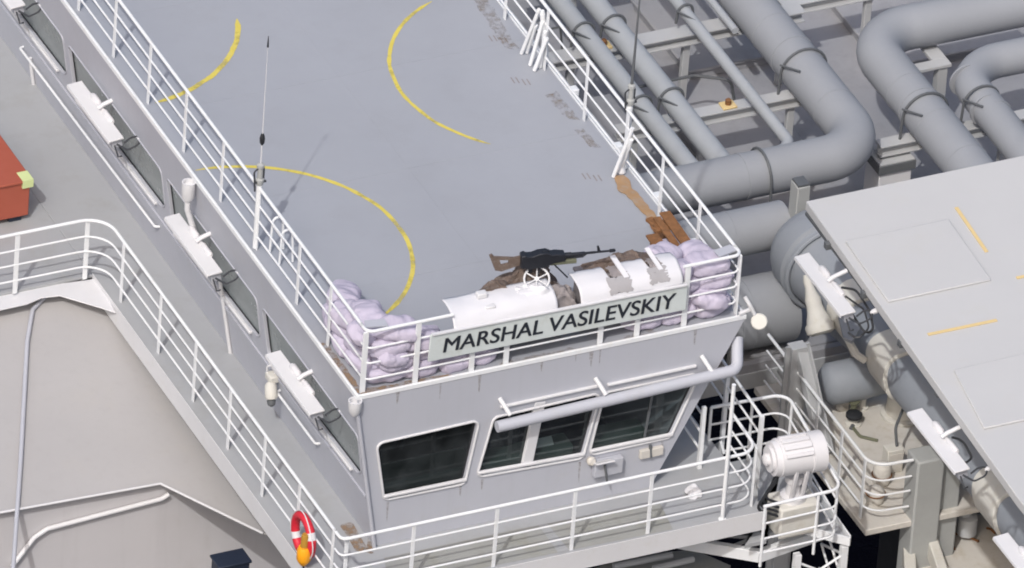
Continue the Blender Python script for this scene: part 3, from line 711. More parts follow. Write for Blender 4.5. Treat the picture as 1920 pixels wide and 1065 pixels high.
# small ladder-like step frame at the left antenna foot
t = thing('step_frame', (.3, 3.75, 0), 'small white tubular frame on the roof beside the left antenna', 'frame')
for y in (3.5, 3.85): MB().tube(fillet([V((.28, y, .02)), V((.3, y, .62)), V((.46, y, .62)), V((.5, y, .02))], .08, 4), .02, 8).build('hoop', M_RAIL, t)
for z in (.25, .5): MB().tube([V((.29, 3.5, z)), V((.29, 3.85, z))], .016, 6).build('rung', M_RAIL, t)

# ================================================================== WIPER COVER BOXES
def wiper(x, y, z, label):
    t = thing('wiper_cover', (x, y, z), label, 'wiper cover', 'wiper covers under the roof edges')
    return t
wp0 = wiper(0, 0, 0, 'white')
L2 = .815
MB().slab([(x, -L2, z) for x, z in ((.12, .02), (-.125, .0), (-.135, -.05), (-.115, -.05), (-.11, -.025), (.12, -.01))], (0, 2*L2, 0)).build('cover', M_WHITE, wp0, bevel=.006)
MB().slab([(x, -L2+.05, z) for x, z in ((.10, -.014), (-.06, -.03), (-.02, -.2), (.14, -.16))], (0, 2*L2-.1, 0)).build('housing', M_WALL, wp0, bevel=.01)
MB().tube([(.04, .0, .05), (.12, .0, .10), (.35, 0, .17)], .036, 12).build('arm', M_WHITE, wp0)
b = MB().lathe((.12, -.38, .015), (0, 1, 0), [(.03, 0), (.045, .03), (.045, .3), (.03, .34), (.03, .5), (.055, .54), (.06, .74), (.03, .8)], 14)
b.build('motor', M_LAMP, wp0)
b = MB().tube(fillet([V((.0, -.84, -.06)), V((.08, -1.05, -.05)), V((.24, -1.1, .05)), V((.32, -.98, .12)), V((.2, -.9, .06)), V((.08, -.92, .0))], .08, 5), .016, 6)
b.tube([V((-.02, -.8, -.1)), V((-.02, -.95, -.22)), V((.06, -.9, -.25))], .014, 6)
b.build('cable', M_WIREM, wp0)
MB().lathe((.3, -1.02, .1), (.6, -.2, .3), [(.02, -.04), (.04, 0), (.045, .06), (.02, .09)], 10).build('gland', M_WHITE, wp0)
wl = [(-.14, 1.83, -.92, 'white wiper cover under the left roof edge nearest the front corner'), (-.14, 5.62, -.92, 'white wiper cover under the left roof edge beside the drain pipe'),
      (-.14, 9.37, -.92, 'white wiper cover under the left roof edge near the top of the picture'), (-.14, 13.2, -.92, 'white wiper cover cut off in the top left corner of the picture')]
c_ = on_z(1547, 533, -.75); wl.append((c_.x, c_.y, -.75, 'white wiper cover hanging off the white deckhouse edge beside the grey duct bend'))
c_ = on_z(1760, 826, -.80); wl.append((c_.x, c_.y, -.80, 'white wiper cover hanging off the deckhouse edge above the dirty cream deck'))
c_ = on_z(1922, 1061, -.85); wl.append((c_.x, c_.y, -.85, 'white wiper cover cut off at the lower right picture corner'))
for i, (x, y, z, lb) in enumerate(wl):
    o = wp0 if i == 0 else copy_tree(wp0)
    o.location = (x, y, z); o['label'] = lb
# deck light on the side wall
t = thing('deck_light', sp(3.35, -2.1), 'small cream deck lamp bracketed on the left side wall', 'lamp')
pl = sp(3.4, -2.0, .08)
MB().box(pl.x-.08, pl.x+.1, pl.y-.1, pl.y+.1, pl.z-.02, pl.z+.1).build('bracket', M_CREAM2, t, bevel=.02)
MB().lathe(pl+V((-.05, -.05, 0)), (-.1, -.5, -.9), [(.05, 0), (.09, .05), (.1, .22), (.08, .26)], 14).build('lamp_body', M_CREAM2, t)
MB().lathe(pl+V((-.08, -.18, -.24)), (-.1, -.5, -.9), [(.07, 0), (.06, .07), (.02, .1)], 12).build('lens', M_STEEL, t)
MB().tube(fillet([pl+V((-.06, .06, .05)), pl+V((-.06, .08, .22)), pl+V((.02, .0, .24)), pl+V((.04, 0, .05))], .05, 4), .014, 6).build('guard', M_WHITE, t)
# floodlight on the right front corner
t = thing('floodlight', (6.34, .02, .1), 'round white floodlight on a bent arm at the right roof corner', 'floodlight')
fp = on_y(1428, 606, -.15)
MB().tube(fillet([V((6.3, .05, .32)), V((6.36, -.02, .2)), fp+V((-.05, .1, .06))], .05, 4), .03, 8).build('arm', M_WHITE, t)
MB().bar((6.2, .0, .06), (6.42, .0, .12), .05, .05).build('bracket', M_WHITE, t, bevel=.01)
MB().lathe(fp+V((.02, .12, -.04)), (-.37, -.73, .45), [(.05, -.06), (.1, 0), (.12, .06), (.125, .12), (.11, .14)], 22).build('lamp_head', M_CREAM2, t)

# ================================================================== LIFEBUOY WITH LIGHT
t = thing('lifebuoy', (-.66, .05, -2.75), 'red ring lifebuoy hung outside the lower left railing', 'lifebuoy')
lc = V((-.69, .07, -2.38)); ring = [lc+V((.0, .30*math.cos(a), .31*math.sin(a))) for a in (2*math.pi*k/36 for k in range(36))]
MB().tube(ring, .068, 12, closed=True).build('ring', M_RED, t)
for k in (1, 3):
    i = k*9+6; MB().tube([ring[(i+j) % 36] for j in (-1, 0, 1)], .071, 12).build('white_band', M_WHITE, t)
rope = [lc+V((-.03, .385*math.cos(a)*(1+.05*math.cos(4*a)), .40*math.sin(a)*(1+.05*math.cos(4*a)))) for a in (2*math.pi*k/40 for k in range(40))]
MB().tube(rope, .009, 6, closed=True).build('grab_line', M_WHITE, t)
t = thing('buoy_light', (-.72, -.2, -2.75), 'orange lifebuoy light with brown neck hanging beside the red ring', 'light')
MB().lathe((-.78, -.17, -2.66), (0, 0, 1), [(.05, -.06), (.09, 0), (.11, .04), (.11, .2), (.085, .26)], 16).build('canister', M_ORANGE, t)
MB().lathe((-.78, -.17, -2.41), (0, 0, 1), [(.06, 0), (.06, .2), (.045, .24)], 14).build('neck', M_BROWNP, t)
MB().tube([(-.78, -.17, -2.72), (-.77, -.18, -2.86)], .012, 6).build('lanyard', M_BLACK, t)
MB().bar((-.64, -.17, -2.3), (-.78, -.17, -2.34), .04, .03).build('holder', M_WHITE, t)

# ================================================================== RED CHEST on the lower deck
t = thing('equipment_chest', (-1.9, 10, DZ), 'brick red steel chest with a pale green tag on the far left deck', 'chest')
MB().box(-2.9, -1.1, 9.5, 11.4, DZ+.1, DZ+.72).build('body', M_CHEST, t, bevel=.02)
MB().box(-2.93, -1.07, 9.47, 11.43, DZ+.722, DZ+.77).build('lid', M_CHEST, t, bevel=.015)
MB().box(-1.24, -1.062, 9.465, 9.72, DZ+.64, DZ+.776).build('tag', M_TAG, t)
for x in (-2.7, -1.3): MB().box(x-.1, x+.1, 9.55, 11.35, DZ+.003, DZ+.098).build('skid', M_NAVY, t)
MB().lathe((-1.45, 10.4, DZ+.772), (0, 0, 1), [(.09, 0), (.09, .03), (.06, .05)], 14).build('lock', M_NAVY, t)

# ================================================================== FAIRING below the deck, lower left
fa = thing('hull_fairing', (-3, 4, -6), 'big pale grey sloping hull fairing below the lower left walkway', 'fairing')
def on_slope(px, py, off=0.):                     # plane z = -3.02 + .23 (y - 7.84)
    d = FW + RT*((px-960)/FPX) - UP*((py-532.5)/FPX)
    k = (-3.02+off+.23*(CAM.y-7.84)-CAM.z)/(d.z-.23*d.y); return CAM+d*k
s1 = [on_slope(*p) for p in ((-60, 540), (110, 505), (260, 560), (520, 1000), (500, 1002), (302, 908), (-60, 972))]
MB().slab(s1, (0, 0, -.03)).build('upper_plate', M_WALL2, fa, bevel=.01)
# lower face under the lip
lip = [on_slope(*p) for p in ((-60, 972), (300, 907), (492, 1000))]
ins = [lip[0]+V((0, .10, -.03)), lip[1]+V((.03, .10, -.03)), lip[1]+V((2.5, .13, -.03)), lip[1]+V((6.5, .2, -.03))]
dn = V((-.1, -.25, -3.2))
b = MB(); 
for a_, c_ in zip(ins[:-1], ins[1:]): b.add([a_, c_, c_+dn, a_+dn], [(0, 1, 2, 3)])
b.build('lower_plate', M_WALL3, fa, smooth=False)
b = MB().tube([p+V((0, -.02, .015)) for p in lip], .02, 8); b.build('lip', M_WHITE, fa)
# inner side plate with its corner pipe
ct = on_slope(60, 575); 
b = MB().slab([on_slope(-60, 545), on_slope(48, 560), on_slope(48, 560)+V((0, -.35, -5.2)), on_slope(-60, 545)+V((0, -.35, -5.2))], (0, .1, 0))
b.build('side_plate', M_WALL2, fa)
def raise_(p, k=.08): return p+V((-.05*k/.08, -.08*k/.08, .06*k/.08))
pp = [on_slope(118, 551), on_slope(92, 549), on_slope(62, 580), on_slope(52, 640), on_slope(40, 860), on_slope(24, 1090)]
MB().tube(fillet([raise_(p, .05) for p in pp], .15, 5), .035, 10).build('corner_pipe', M_WALL, fa)
# hanging pipe on the lower face
def on_low(px, py):
    n_ = (lip[1]-lip[0]).cross(dn).normalized(); o_ = ins[0]
    d = FW + RT*((px-960)/FPX) - UP*((py-532.5)/FPX); return CAM+d*((o_-CAM).dot(n_)/d.dot(n_)), n_
pp = []
for p in ((20, 1058), (62, 1004), (86, 988), (200, 958), (300, 932), (314, 923)):
    q_, n_ = on_low(*p)
    if n_.dot(CAM-q_) < 0: n_ = -n_
    pp.append(q_+n_*.06)
MB().tube(fillet(pp, .15, 4), .038, 10).build('drain_pipe', M_WHITE, fa)
# white bracket plate in the inner corner
br = [on_z(*p, -2.86) for p in ((-60, 552), (60, 541), (182, 524), (217, 588), (190, 579), (112, 556), (78, 560), (50, 572), (-60, 596))]
MB().slab(br, (0, 0, .02)).build('corner_bracket', M_WHITE, fa, bevel=.006)
t = thing('navy_lamp_box', on_z(430, 1060, -4.6), 'small dark navy box at the bottom edge below the fairing', 'box')
q_ = on_z(432, 1062, -4.4); MB().obox(q_, ((1, 0, 0), (0, 1, 0), (0, 0, 1)), (.25, .16, .12)).build('box_body', M_NAVY, t, bevel=.03)
MB().obox(q_+V((0, 0, .14)), ((1, 0, 0), (0, 1, 0), (0, 0, 1)), (.27, .18, .02)).build('box_lid', M_NAVY, t, bevel=.01)

# ================================================================== PIPE RUNS on the main deck
PZ = -3.2
def pipe(name, label, path, r, m=M_PIPE, bend=.7, joints=(), group='lagged pipes on the main deck', z=PZ):
    pts = [V((*p, z)) if len(p) == 2 else V(p) for p in path]
    t = thing(name, (pts[0].x, pts[0].y, pts[0].z-r), label, 'pipe', group)
    f = fillet(pts, bend, 14) if len(pts) > 2 else pts
    MB().tube(f, r, 28).build('pipe_run', m, t)
    if r > .25:
        y_ = max(p.y for p in pts); ylo = min(p.y for p in pts); xm = [p for p in pts if p.y > ylo+.5] if len(pts) > 2 else []
        if pts[0].x == pts[-1].x or len(pts) > 2:
            xx = pts[0].x if name == 'large_pipe' and pts[0].y > 20 else pts[1].x
            k = 0
            for yy in [8.7+1.12*j for j in range(7)] if pts[0].y > 20 else [5.6+1.05*j for j in range(4)]:
                if yy < (9.3 if pts[1].y > 9 else 20) or pts[0].y > 20: MB().tube([(xx, yy, z), (xx, yy+.035, z)], r*1.014, 28).build('lagging_band', m, t)
        if len(pts) == 2:
            for j in range(4): MB().tube([(pts[0].x+.9+1.05*j, pts[0].y, pts[0].z), (pts[0].x+.935+1.05*j, pts[0].y, pts[0].z)], r*1.014, 28).build('lagging_band', m, t)
    for (a, c) in joints:
        a, c = V((*a, z)) if len(a) == 2 else V(a), V((*c, z)) if len(c) == 2 else V(c)
        MB().tube([a, c], r*1.025, 28).build('joint_band', m, t)
    return t
pipe('large_pipe', 'thick grey pipe turning left at the bend nearest the white roof', [(12.2, 24), (12.2, 7.5), (5.4, 7.5)], .365, bend=.75, joints=(((12.2, 10.25), (12.2, 10.3)), ((10.0, 7.5), (10.06, 7.5))))
pipe('large_pipe', 'thick grey pipe bending right at the top of the picture', [(13.48, 5), (13.48, 10.4), (26, 10.4)], .36, bend=.8, joints=(((13.48, 8.3), (13.48, 8.35)),))
pipe('large_pipe', 'curved grey pipe at the right picture edge', [(14.45, 5), (14.5, 9.1), (24, 9.1)], .28, bend=.75, joints=(((14.45, 7.9), (14.45, 7.95)),))
pipe('slim_pipe', 'slim pale pipe next to the roof railing, bending right at its near end', [(9.38, 24), (9.38, 7.55), (10.4, 7.55)], .15, M_PIPE2, .5)
pipe('slim_pipe', 'second slim pale pipe from the roof railing', [(9.9, 24), (9.9, 7.5)], .175, M_PIPE2)
pipe('slim_pipe', 'thin pale pipe between slim pair and thick pipe, turning left', [(11.15, 24), (11.13, 7.95), (10.1, 7.9)], .095, M_PIPE2, .3, joints=(((11.14, 9.7), (11.14, 9.76)),))
pipe('slim_pipe', 'thinnest pale pipe close beside the thick pipe', [(11.66, 24), (11.66, 11.2)], .06, M_PIPE2)
pipe('large_pipe', 'grey pipe run ending at the flanged duct bend', [(5.2, 6.34, -3.36), (10.2, 6.34, -3.36)], .37, z=-3.36)
pipe('large_pipe', 'widest grey pipe below the right roof corner', [(5.2, 5.62, -4.36), (10.0, 5.62, -4.36)], .56, joints=(((9.0, 5.62, -4.36), (9.05, 5.62, -4.36)),))
# cross beams that carry the pipes
def beam(label, x0, x1, y, z, w_=.24, h_=.2, legs=()):
    t = thing('pipe_support_beam', (x0, y, PDZ), label, 'beam', 'beams under the pipes')
    MB().box(x0, x1, y-w_/2, y+w_/2, z-.03, z).build('top_flange', M_BEAM, t, bevel=.005)
    MB().box(x0, x1, y-.02, y+.02, z-h_+.03, z-.032).build('web', M_BEAM, t)
    MB().box(x0, x1, y-w_/2, y+w_/2, z-h_, z-h_+.028).build('bottom_flange', M_BEAM, t, bevel=.005)
    for x in legs: MB().box(x-.06, x+.06, y-.05, y+.05, PDZ+.003, z-h_-.002).build('leg', M_BEAM, t, bevel=.01)
    return t
beam('pale beam under the slim and thick pipes in the middle of the pipe deck', 9.0, 12.7, 9.80, -3.56, legs=(9.3, 10.5, 12.0))
beam('pale beam under the slim pipes near the top of the picture', 8.8, 13.2, 11.95, -3.56, .3, legs=(9.2, 11.2, 12.9))
beam('pale beam under the right-hand thick pipes', 12.7, 15.9, 8.12, -3.58, legs=(13.0, 14.9))
beam('pale beam behind the second thick pipe', 12.95, 16.5, 12.2, -3.6, legs=(14.5,))
beam('pale beam crossing far behind at the top edge', 9.2, 16, 14.2, -3.6, .3, legs=(10.3, 13.2))
t = thing('bracket_frame', (14.3, 10, PDZ), 'pale L shaped bracket beside the bend of the second thick pipe', 'bracket')
MB().box(13.9, 14.75, 9.72, 9.92, -3.62, -3.56).build('arm', M_BEAM, t, bevel=.008)
MB().box(14.5, 14.75, 9.922, 10.75, -3.62, -3.56).build('arm', M_BEAM, t, bevel=.008)
MB().lathe((14.62, 10.8, -3.45), (1, -.2, .2), [(.09, -.12), (.1, -.1), (.1, .18), (.05, .22)], 12).build('roller', M_WHITE, t)
MB().box(14.54, 14.7, 9.75, 9.9, PDZ+.003, -3.622).build('leg', M_BEAM, t)
# hoops over the pipes
def hoop(label, x, y, r, z=PZ, tail=.35, axis='y'):
    t = thing('pipe_clamp', (x, y, z-r-.3), label, 'clamp', 'dark hoops over the pipes')
    rr = r+.03; pts = []
    for k in range(13):
        a = math.pi*(1-k/12); pts.append(V((math.cos(a)*rr, 0, math.sin(a)*rr)))
    pts = [V((-rr-.02, 0, -rr-.06))]+pts+[V((rr+.02, 0, -rr-.06))]
    if axis == 'y': pts = [V((x+p.x, y, z+p.z)) for p in pts]
    else: pts = [V((x, y+p.x, z+p.z)) for p in pts]
    MB().tube(pts, .022, 8).build('hoop', M_STEEL, t)
    if axis == 'y': MB().tube([V((x-rr-.03, y-.02, z+r*.55)), V((x-rr+.12, y-.4, z+r*.8))], .018, 6).build('stay', M_STEEL, t)
    return t
hoop('dark hoop over the thick pipe in front of its bend', 12.2, 9.85, .365)
hoop('dark hoop over the second thick pipe', 13.48, 8.12, .36)
hoop('dark hoop over the pipe at the right picture edge', 14.45, 8.12, .28)
hoop('dark band over the leftward run of the thick pipe', 10.35, 7.5, .365, axis='x')
for x, y, r, lb in ((9.38, 9.8, .15, 'thin dark hoop on the slim pipe nearest the roof, middle beam'), (9.9, 9.8, .175, 'thin dark hoop on the second slim pipe, middle beam'), (9.38, 11.95, .15, 'thin dark hoop on the slim pipe nearest the roof, upper beam'),
                (9.9, 11.95, .175, 'thin dark hoop on the second slim pipe, upper beam'), (11.14, 11.95, .1, 'thin dark hoop on the thin pipe near the top')):
    hoop(lb, x, y, r)
for x, y, lb in ((9.75, 11.95, 'rusty orange pad on the upper beam by the slim pipes'), (9.63, 9.78, 'rusty orange pad on the middle beam by the roof railing'), (10.9, 9.8, 'rusty orange pad on the middle beam by the thin pipe')):
    t = thing('rusty_pad', (x, y, -3.55), lb, 'pad', 'rusty pads on the beams')
    MB().box(x-.12, x+.12, y-.1, y+.1, -3.558, -3.52).build('pad', M_STRIP, t, bevel=.01); MB().lathe((x, y, -3.518), (0, 0, 1), [(.05, 0), (.05, .08), (.03, .1)], 8).build('bolt', M_WOOD, t)
# hand cable tray / thin rods seen between the pipes
t = thing('cable_conduit', (9, 10.7, PDZ), 'thin dark conduit curving over the main deck plating', 'conduit')
MB().tube(fillet([V((9.9, 11.2, -3.9)), V((11.0, 11.2, -3.9)), V((11.5, 10.9, -3.9)), V((11.6, 10.9, -4.4))], .15, 5), .025, 8).build('conduit_run', M_STEEL, t)
MB().tube([V((8.8, 12.6, -3.5)), V((9.3, 12.6, -3.5)), V((9.4, 12.6, -4.2))], .02, 6).build('conduit_branch', M_STEEL, t)
# deck plates (raised hatches) catching the light between the shadows
for x0, x1, y0, y1, lb in ((11.6, 13.2, 12.5, 14.6, 'flat pale hatch plate on the main deck behind the slim pipes'), (10.8, 12.4, 9.2, 11.2, 'flat pale hatch plate on the main deck under the middle beam'), (14.6, 17, 11.6, 13.6, 'flat pale hatch plate under the far right pipes')):
    t = thing('deck_hatch', (x0, y0, PDZ), lb, 'hatch'); MB().box(x0, x1, y0, y1, PDZ+.003, PDZ+.14).build('coaming', M_PLATE, t); MB().box(x0-.05, x1+.05, y0-.05, y1+.05, PDZ+.142, PDZ+.2).build('cover_plate', M_PLATE, t, bevel=.02)
# square support box and square vent
q_ = on_z(1668, 292, -3.9)
t = thing('pipe_pedestal', (q_.x, q_.y, PDZ), 'square pale pedestal with dark rim under the second thick pipe', 'pedestal')
MB().box(q_.x-.28, q_.x+.28, q_.y-.25, q_.y+.25, PDZ+.003, -4.02).build('column', M_WHITE, t, bevel=.02)
MB().box(q_.x-.32, q_.x+.32, q_.y-.3, q_.y+.3, -4.018, -3.86).build('rim', M_STEEL, t, bevel=.01); MB().box(q_.x-.3, q_.x+.3, q_.y-.28, q_.y+.28, -3.858, -3.84).build('top_plate', M_BEAM, t)
q_ = on_z(1502, 339, -2.4)
t = thing('vent_post', (q_.x, q_.y, PDZ), 'square pale vent post with dark open top by the white roof corner', 'vent')
MB().box(q_.x-.11, q_.x+.11, q_.y-.13, q_.y+.13, PDZ+.003, -2.44).build('post', M_VENT, t, bevel=.015)
MB().box(q_.x-.095, q_.x+.095, q_.y-.115, q_.y+.115, -2.438, -2.4).build('mesh_top', M_STEEL, t)

# ================================================================== WHITE DECKHOUSE on the right
RZ = -.4
dh = thing('deckhouse', (10, 0, -5), 'white flat-roofed deckhouse filling the right side', 'deckhouse')
pl = [(8.74, 2.95), (30, 3.05), (30, -14), (8.36, -14), (8.40, -5)]
MB().slab([(x, y, RZ-.16) for x, y in pl], (0, 0, .16)).build('roof', M_ROOFW, dh, bevel=.012)
MB().slab([(11.3, 2.6, -5.2), (30, 2.7, -5.2), (30, -14, -5.2), (11.3, -14, -5.2)], (0, 0, 4.63)).build('wall', M_WALL, dh)
# raised panels
def panel(pxs, nm='roof_panel'):
    MB().slab([on_z(x, y, RZ+.004) for x, y in pxs], (0, 0, .035)).build(nm, M_ROOFW, dh, bevel=.012)
panel([(1585, 455), (1665, 568), (1858, 527), (1778, 414)]); panel([(1788, 697), (1845, 806), (2100, 752), (2030, 640)])
for a, c in (((1793, 389), (1850, 472)), ((1740, 627), (1869, 600)), ((1906, 521), (1990, 503))):
    p0, p1 = on_z(*a, RZ+.012 if a[0] != 1793 else RZ+.012), on_z(*c, RZ+.012)
    MB().bar(p0, p1, .055, .014).build('buff_strip', M_STRIP, dh)
b = MB(); e0, e1 = V((8.735, 2.9, RZ-.19)), V((8.37, -13, RZ-.19)); b.bar(e0, e1, .03, .05); b.build('gutter', M_STEEL, dh)
for k in range(8):
    p = e0.lerp(e1, (.9+k*1.35)/16); MB().box(p.x-.09, p.x+.02, p.y-.05, p.y+.05, RZ-.23, RZ-.12).build('hinge', M_STEEL, dh, bevel=.008)
# big duct below the roof edge
DXc, DZc, DR = 10.39, -3.4, .46
t = thing('exhaust_duct', (DXc, 0, DZc-DR), 'big slate grey duct running under the deckhouse edge with rounded end', 'duct')
MB().lathe((DXc, 5.86, DZc), (0, -1, 0), [(.3, -.1), (.55, -.03), (.68, .1), (.75, .28), (.75, .62), (.7, .66), (.62, 1.1), (.52, 1.7), (DR, 2.1), (DR, 18)], 40).build('duct_run', M_DUCT, t)
MB().tube([V((DXc+.72*math.cos(a), 5.06, DZc+.72*math.sin(a))) for a in (2*math.pi*k/40 for k in range(40))], .04, 8, closed=True).build('flange_ring', M_DUCT, t)
for y0, y1 in ((3.55, 4.15), (2.05, 2.75), (-1.75, -.95), (-5, -4.3)):
    sd_ = MB(); n = 30
    rows = []
    for yy in (y0, y0+.04, (y0+y1)/2, y1-.04, y1):
        r_ = DR+(.0 if yy in (y0, y1) else .05)
        rows.append([V((DXc+r_*math.cos(a), yy+.06*math.sin(3*a), DZc+r_*math.sin(a))) for a in (math.pi*(.25+1.2*k/n) for k in range(n+1))])
    sd_.grid(rows); sd_.build('saddle', M_CREAM2, t, solid=.02)
    if 1 < y0 < 3: MB().lathe(on_z(1692, 776, -4.99), (0, 0, 1), [(.34, 0), (.34, .04), (.27, .06), (.2, .9), (.2, 1.5)], 24).build('saddle_foot', M_CREAM2, t)

for i, (bx, by) in enumerate(((1600, 575), (1795, 850))):
    t = thing('cable_loop', on_z(bx, by, -1.2), ('black cable loops hanging under the upper wiper cover by the deckhouse edge', 'short black cable loops beside the lower wiper cover of the deckhouse')[i], 'cable')
    P = lambda dx, dy, z=-1.1: on_z(bx+dx, by+dy, z)
    MB().tube(fillet([P(-22, -36, -.7), P(5, -32, -.8), P(32, 10, -1.0), P(38, 45, -1.2), P(22, 50, -1.2), P(-8, 5, -.95), P(-22, -30, -.8)] if i == 0 else [P(-10, -30, -.8), P(10, -25, -.9), P(28, 8, -1.0), P(12, 22, -1.0), P(-2, 0, -.9)], .12, 5), .02, 6).build('loop', M_WIREM, t)
    if i == 0: MB().tube(fillet([P(-15, -20, -.75), P(20, 5, -.95), P(30, 40, -1.2), P(8, 62, -1.4), P(-10, 48, -1.3)], .12, 5), .016, 6).build('loop', M_WIREM, t)
# ================================================================== DIRTY CREAM DECK with railing, right of the gap
CZ = -5.0
cdk = thing('cream_platform', (9.7, 1, CZ), 'dirty cream steel platform below the deckhouse edge', 'platform')
MB().slab([(x, y, CZ-.11) for x, y in ((9.02, .62), (9.02, 4.6), (12.5, 4.6), (12.5, .58))], (0, 0, .11)).build('plate', M_CREAM, cdk, bevel=.015)
for (px, py) in ((1760, 780), (1735, 800), (1705, 850), (1665, 860)):
    q_ = on_z(px, py, CZ+.002); MB().lathe(q_, (0, 0, 1), [(.03, 0), (.03, .02), (.015, .03)], 8).build('bolt', M_STEEL, cdk)
rl = railing('platform_railing', 'rust-spotted cream railing round the dirty cream platform', [(9.08, y, 'y') for y in (.95, 1.75, 2.6, 3.5)], [(9.08, 4.4), (9.08, .72), (9.75, .68)], HS, z0=CZ, closed_r=.3)
q_ = on_z(1600, 795, CZ)
t = thing('mushroom_vent', q_, 'round black-topped vent standing on the cream platform', 'vent')
MB().lathe(q_, (0, 0, 1), [(.13, 0), (.13, .03), (.06, .05), (.06, .12)], 18).build('stem', M_CREAM2, t); MB().lathe(q_+V((0, 0, .12)), (0, 0, 1), [(.1, 0), (.13, .03), (.13, .07), (.08, .1)], 18).build('cap_top', M_BLACK, t)
q_ = on_z(1625, 820, CZ+.03); t = thing('deck_hose', q_, 'short brown hose curled on the cream platform', 'hose')
MB().tube(fillet([on_z(1598, 800, CZ+.03), on_z(1612, 818, CZ+.03), on_z(1646, 826, CZ+.03)], .1, 5), .025, 8).build('hose', M_AMMO, t)
MB().lathe(on_z(1598, 800, CZ+.03), (.6, .6, .1), [(.035, -.05), (.035, .03), (.02, .04)], 10).build('coupling', M_STEEL, t)
# tank, white pipe and clutter at the back of the platform
t = thing('drum_tank', (9.9, 3.3, CZ), 'dark grey rounded tank in the shade behind the cream platform', 'tank')
a_, c_ = on_z(1545, 722, -4.45), on_z(1650, 702, -4.45)
MB().lathe(a_, c_-a_, [(.12, -.06), (.25, 0), (.33, .1), (.34, .6), (.32, .75), (.3, 1.1)], 26).build('shell', M_DUCT, t)
MB().tube(fillet([c_+V((-.1, .1, 0)), c_+V((-.15, .5, .3)), c_+V((-.3, 1.2, .35))], .2, 5), .2, 16).build('outlet', M_DUCT, t)
t = thing('bent_pipe', on_z(1616, 765, CZ), 'slim white bent pipe rising from the cream platform', 'pipe')
q_ = on_z(1616, 765, CZ); MB().tube(fillet([q_, q_+V((0, 0, .55)), q_+V((-.05, .35, .85)), q_+V((.0, .9, 1.0))], .18, 6), .06, 12).build('pipe_run', M_CREAM2, t); MB().lathe(q_, (0, 0, 1), [(.1, 0), (.1, .03), (.07, .04)], 14).build('flange', M_CREAM2, t)
q_ = on_z(1572, 765, CZ); t = thing('valve', q_, 'small rusty cream valve at the back of the platform', 'valve')
MB().lathe(q_, (.5, -.2, .6), [(.09, 0), (.12, .05), (.12, .12), (.07, .16), (.07, .4), (.1, .42), (.1, .48)], 14).build('valve_body', M_CREAM, t); MB().lathe(q_+V((.1, -.3, .02)), (0, 0, 1), [(.05, 0), (.05, .25), (.09, .27), (.09, .3)], 10).build('spindle', M_AMMO, t)
for i, (px, py, lb) in enumerate(((1652, 905, 'rust-spotted cream canister behind the platform rails, nearer the deckhouse'), (1640, 940, 'low rusty canister behind the platform rails, nearest the dark gap'))):
    q_ = on_z(px, py, CZ); t = thing('canister', q_, lb, 'canister', 'canisters on the cream platform')
    MB().lathe(q_, (0, 0, 1), [(.13, 0), (.14, .03), (.14, .3-.1*i), (.11, .34-.1*i), (.05, .38-.1*i)], 16).build('body', M_CREAM, t); MB().tube([q_+V((.15*math.cos(a), .15*math.sin(a), .16)) for a in (2*math.pi*k/20 for k in range(20))], .012, 6, closed=True).build('strap', M_WOOD, t)
q_ = on_z(1672, 880, CZ); t = thing('junction_box', q_, 'small pale junction box with rusty corners on the cream platform', 'box')
MB().box(q_.x-.14, q_.x+.14, q_.y-.1, q_.y+.1, CZ+.003, CZ+.42).build('box_body', M_CREAM2, t, bevel=.015); MB().box(q_.x-.12, q_.x+.12, q_.y-.115, q_.y-.102, CZ+.06, CZ+.36).build('lid', M_CREAM, t, bevel=.005)
MB().tube(fillet([q_+V((.05, 0, .42)), q_+V((.05, .1, .7)), q_+V((.4, .5, .8))], .12, 5), .025, 8).build('cable', M_STEEL, t)
q_ = on_z(1570, 745, CZ); t = thing('pipe_manifold', q_, 'cluster of small rusty cream pipes with a handwheel at the platform edge', 'pipes')
for k in range(3):
    p_ = q_+V((.16*k, .12*k, 0)); MB().tube(fillet([p_, p_+V((0, 0, .3+.1*k)), p_+V((.3, .3, .34+.1*k))], .1, 5), .045, 10).build('pipe_run', M_CREAM if k != 1 else M_CREAM2, t); MB().lathe(p_+V((0, 0, .14)), (0, 0, 1), [(.08, 0), (.08, .03)], 12).build('flange', M_CREAM, t)
MB().tube([q_+V((.2+.12*math.cos(a), -.1+.12*math.sin(a), .5)) for a in (2*math.pi*k/20 for k in range(20))], .016, 6, closed=True).build('wheel_rim', M_WOOD, t)
MB().bar(q_+V((.08, -.1, .5)), q_+V((.32, -.1, .5)), .02, .02).build('wheel_spoke', M_WOOD, t); MB().tube([q_+V((.2, -.1, 0)), q_+V((.2, -.1, .5))], .02, 8).build('stem', M_CREAM, t)
t = thing('hanging_strap', on_z(1595, 640, -3), 'pale bent strap hanging from the duct above the grey tank', 'strap')
MB().tube(fillet([on_z(1580, 610, -2.9), on_z(1592, 640, -3.1), on_z(1606, 665, -3.3), on_z(1622, 676, -3.4)], .1, 5), .06, 8).build('strap_body', M_CREAM2, t)
t = thing('angle_bracket', on_z(1590, 600, -3), 'grey angled plate bracket below the upper wiper cover', 'bracket')
MB().slab([on_z(x, y, -2.7) for x, y in ((1572, 592), (1604, 590), (1612, 615), (1598, 640), (1582, 632))], (0, 0, -.05)).build('plate', M_PIPE, t)
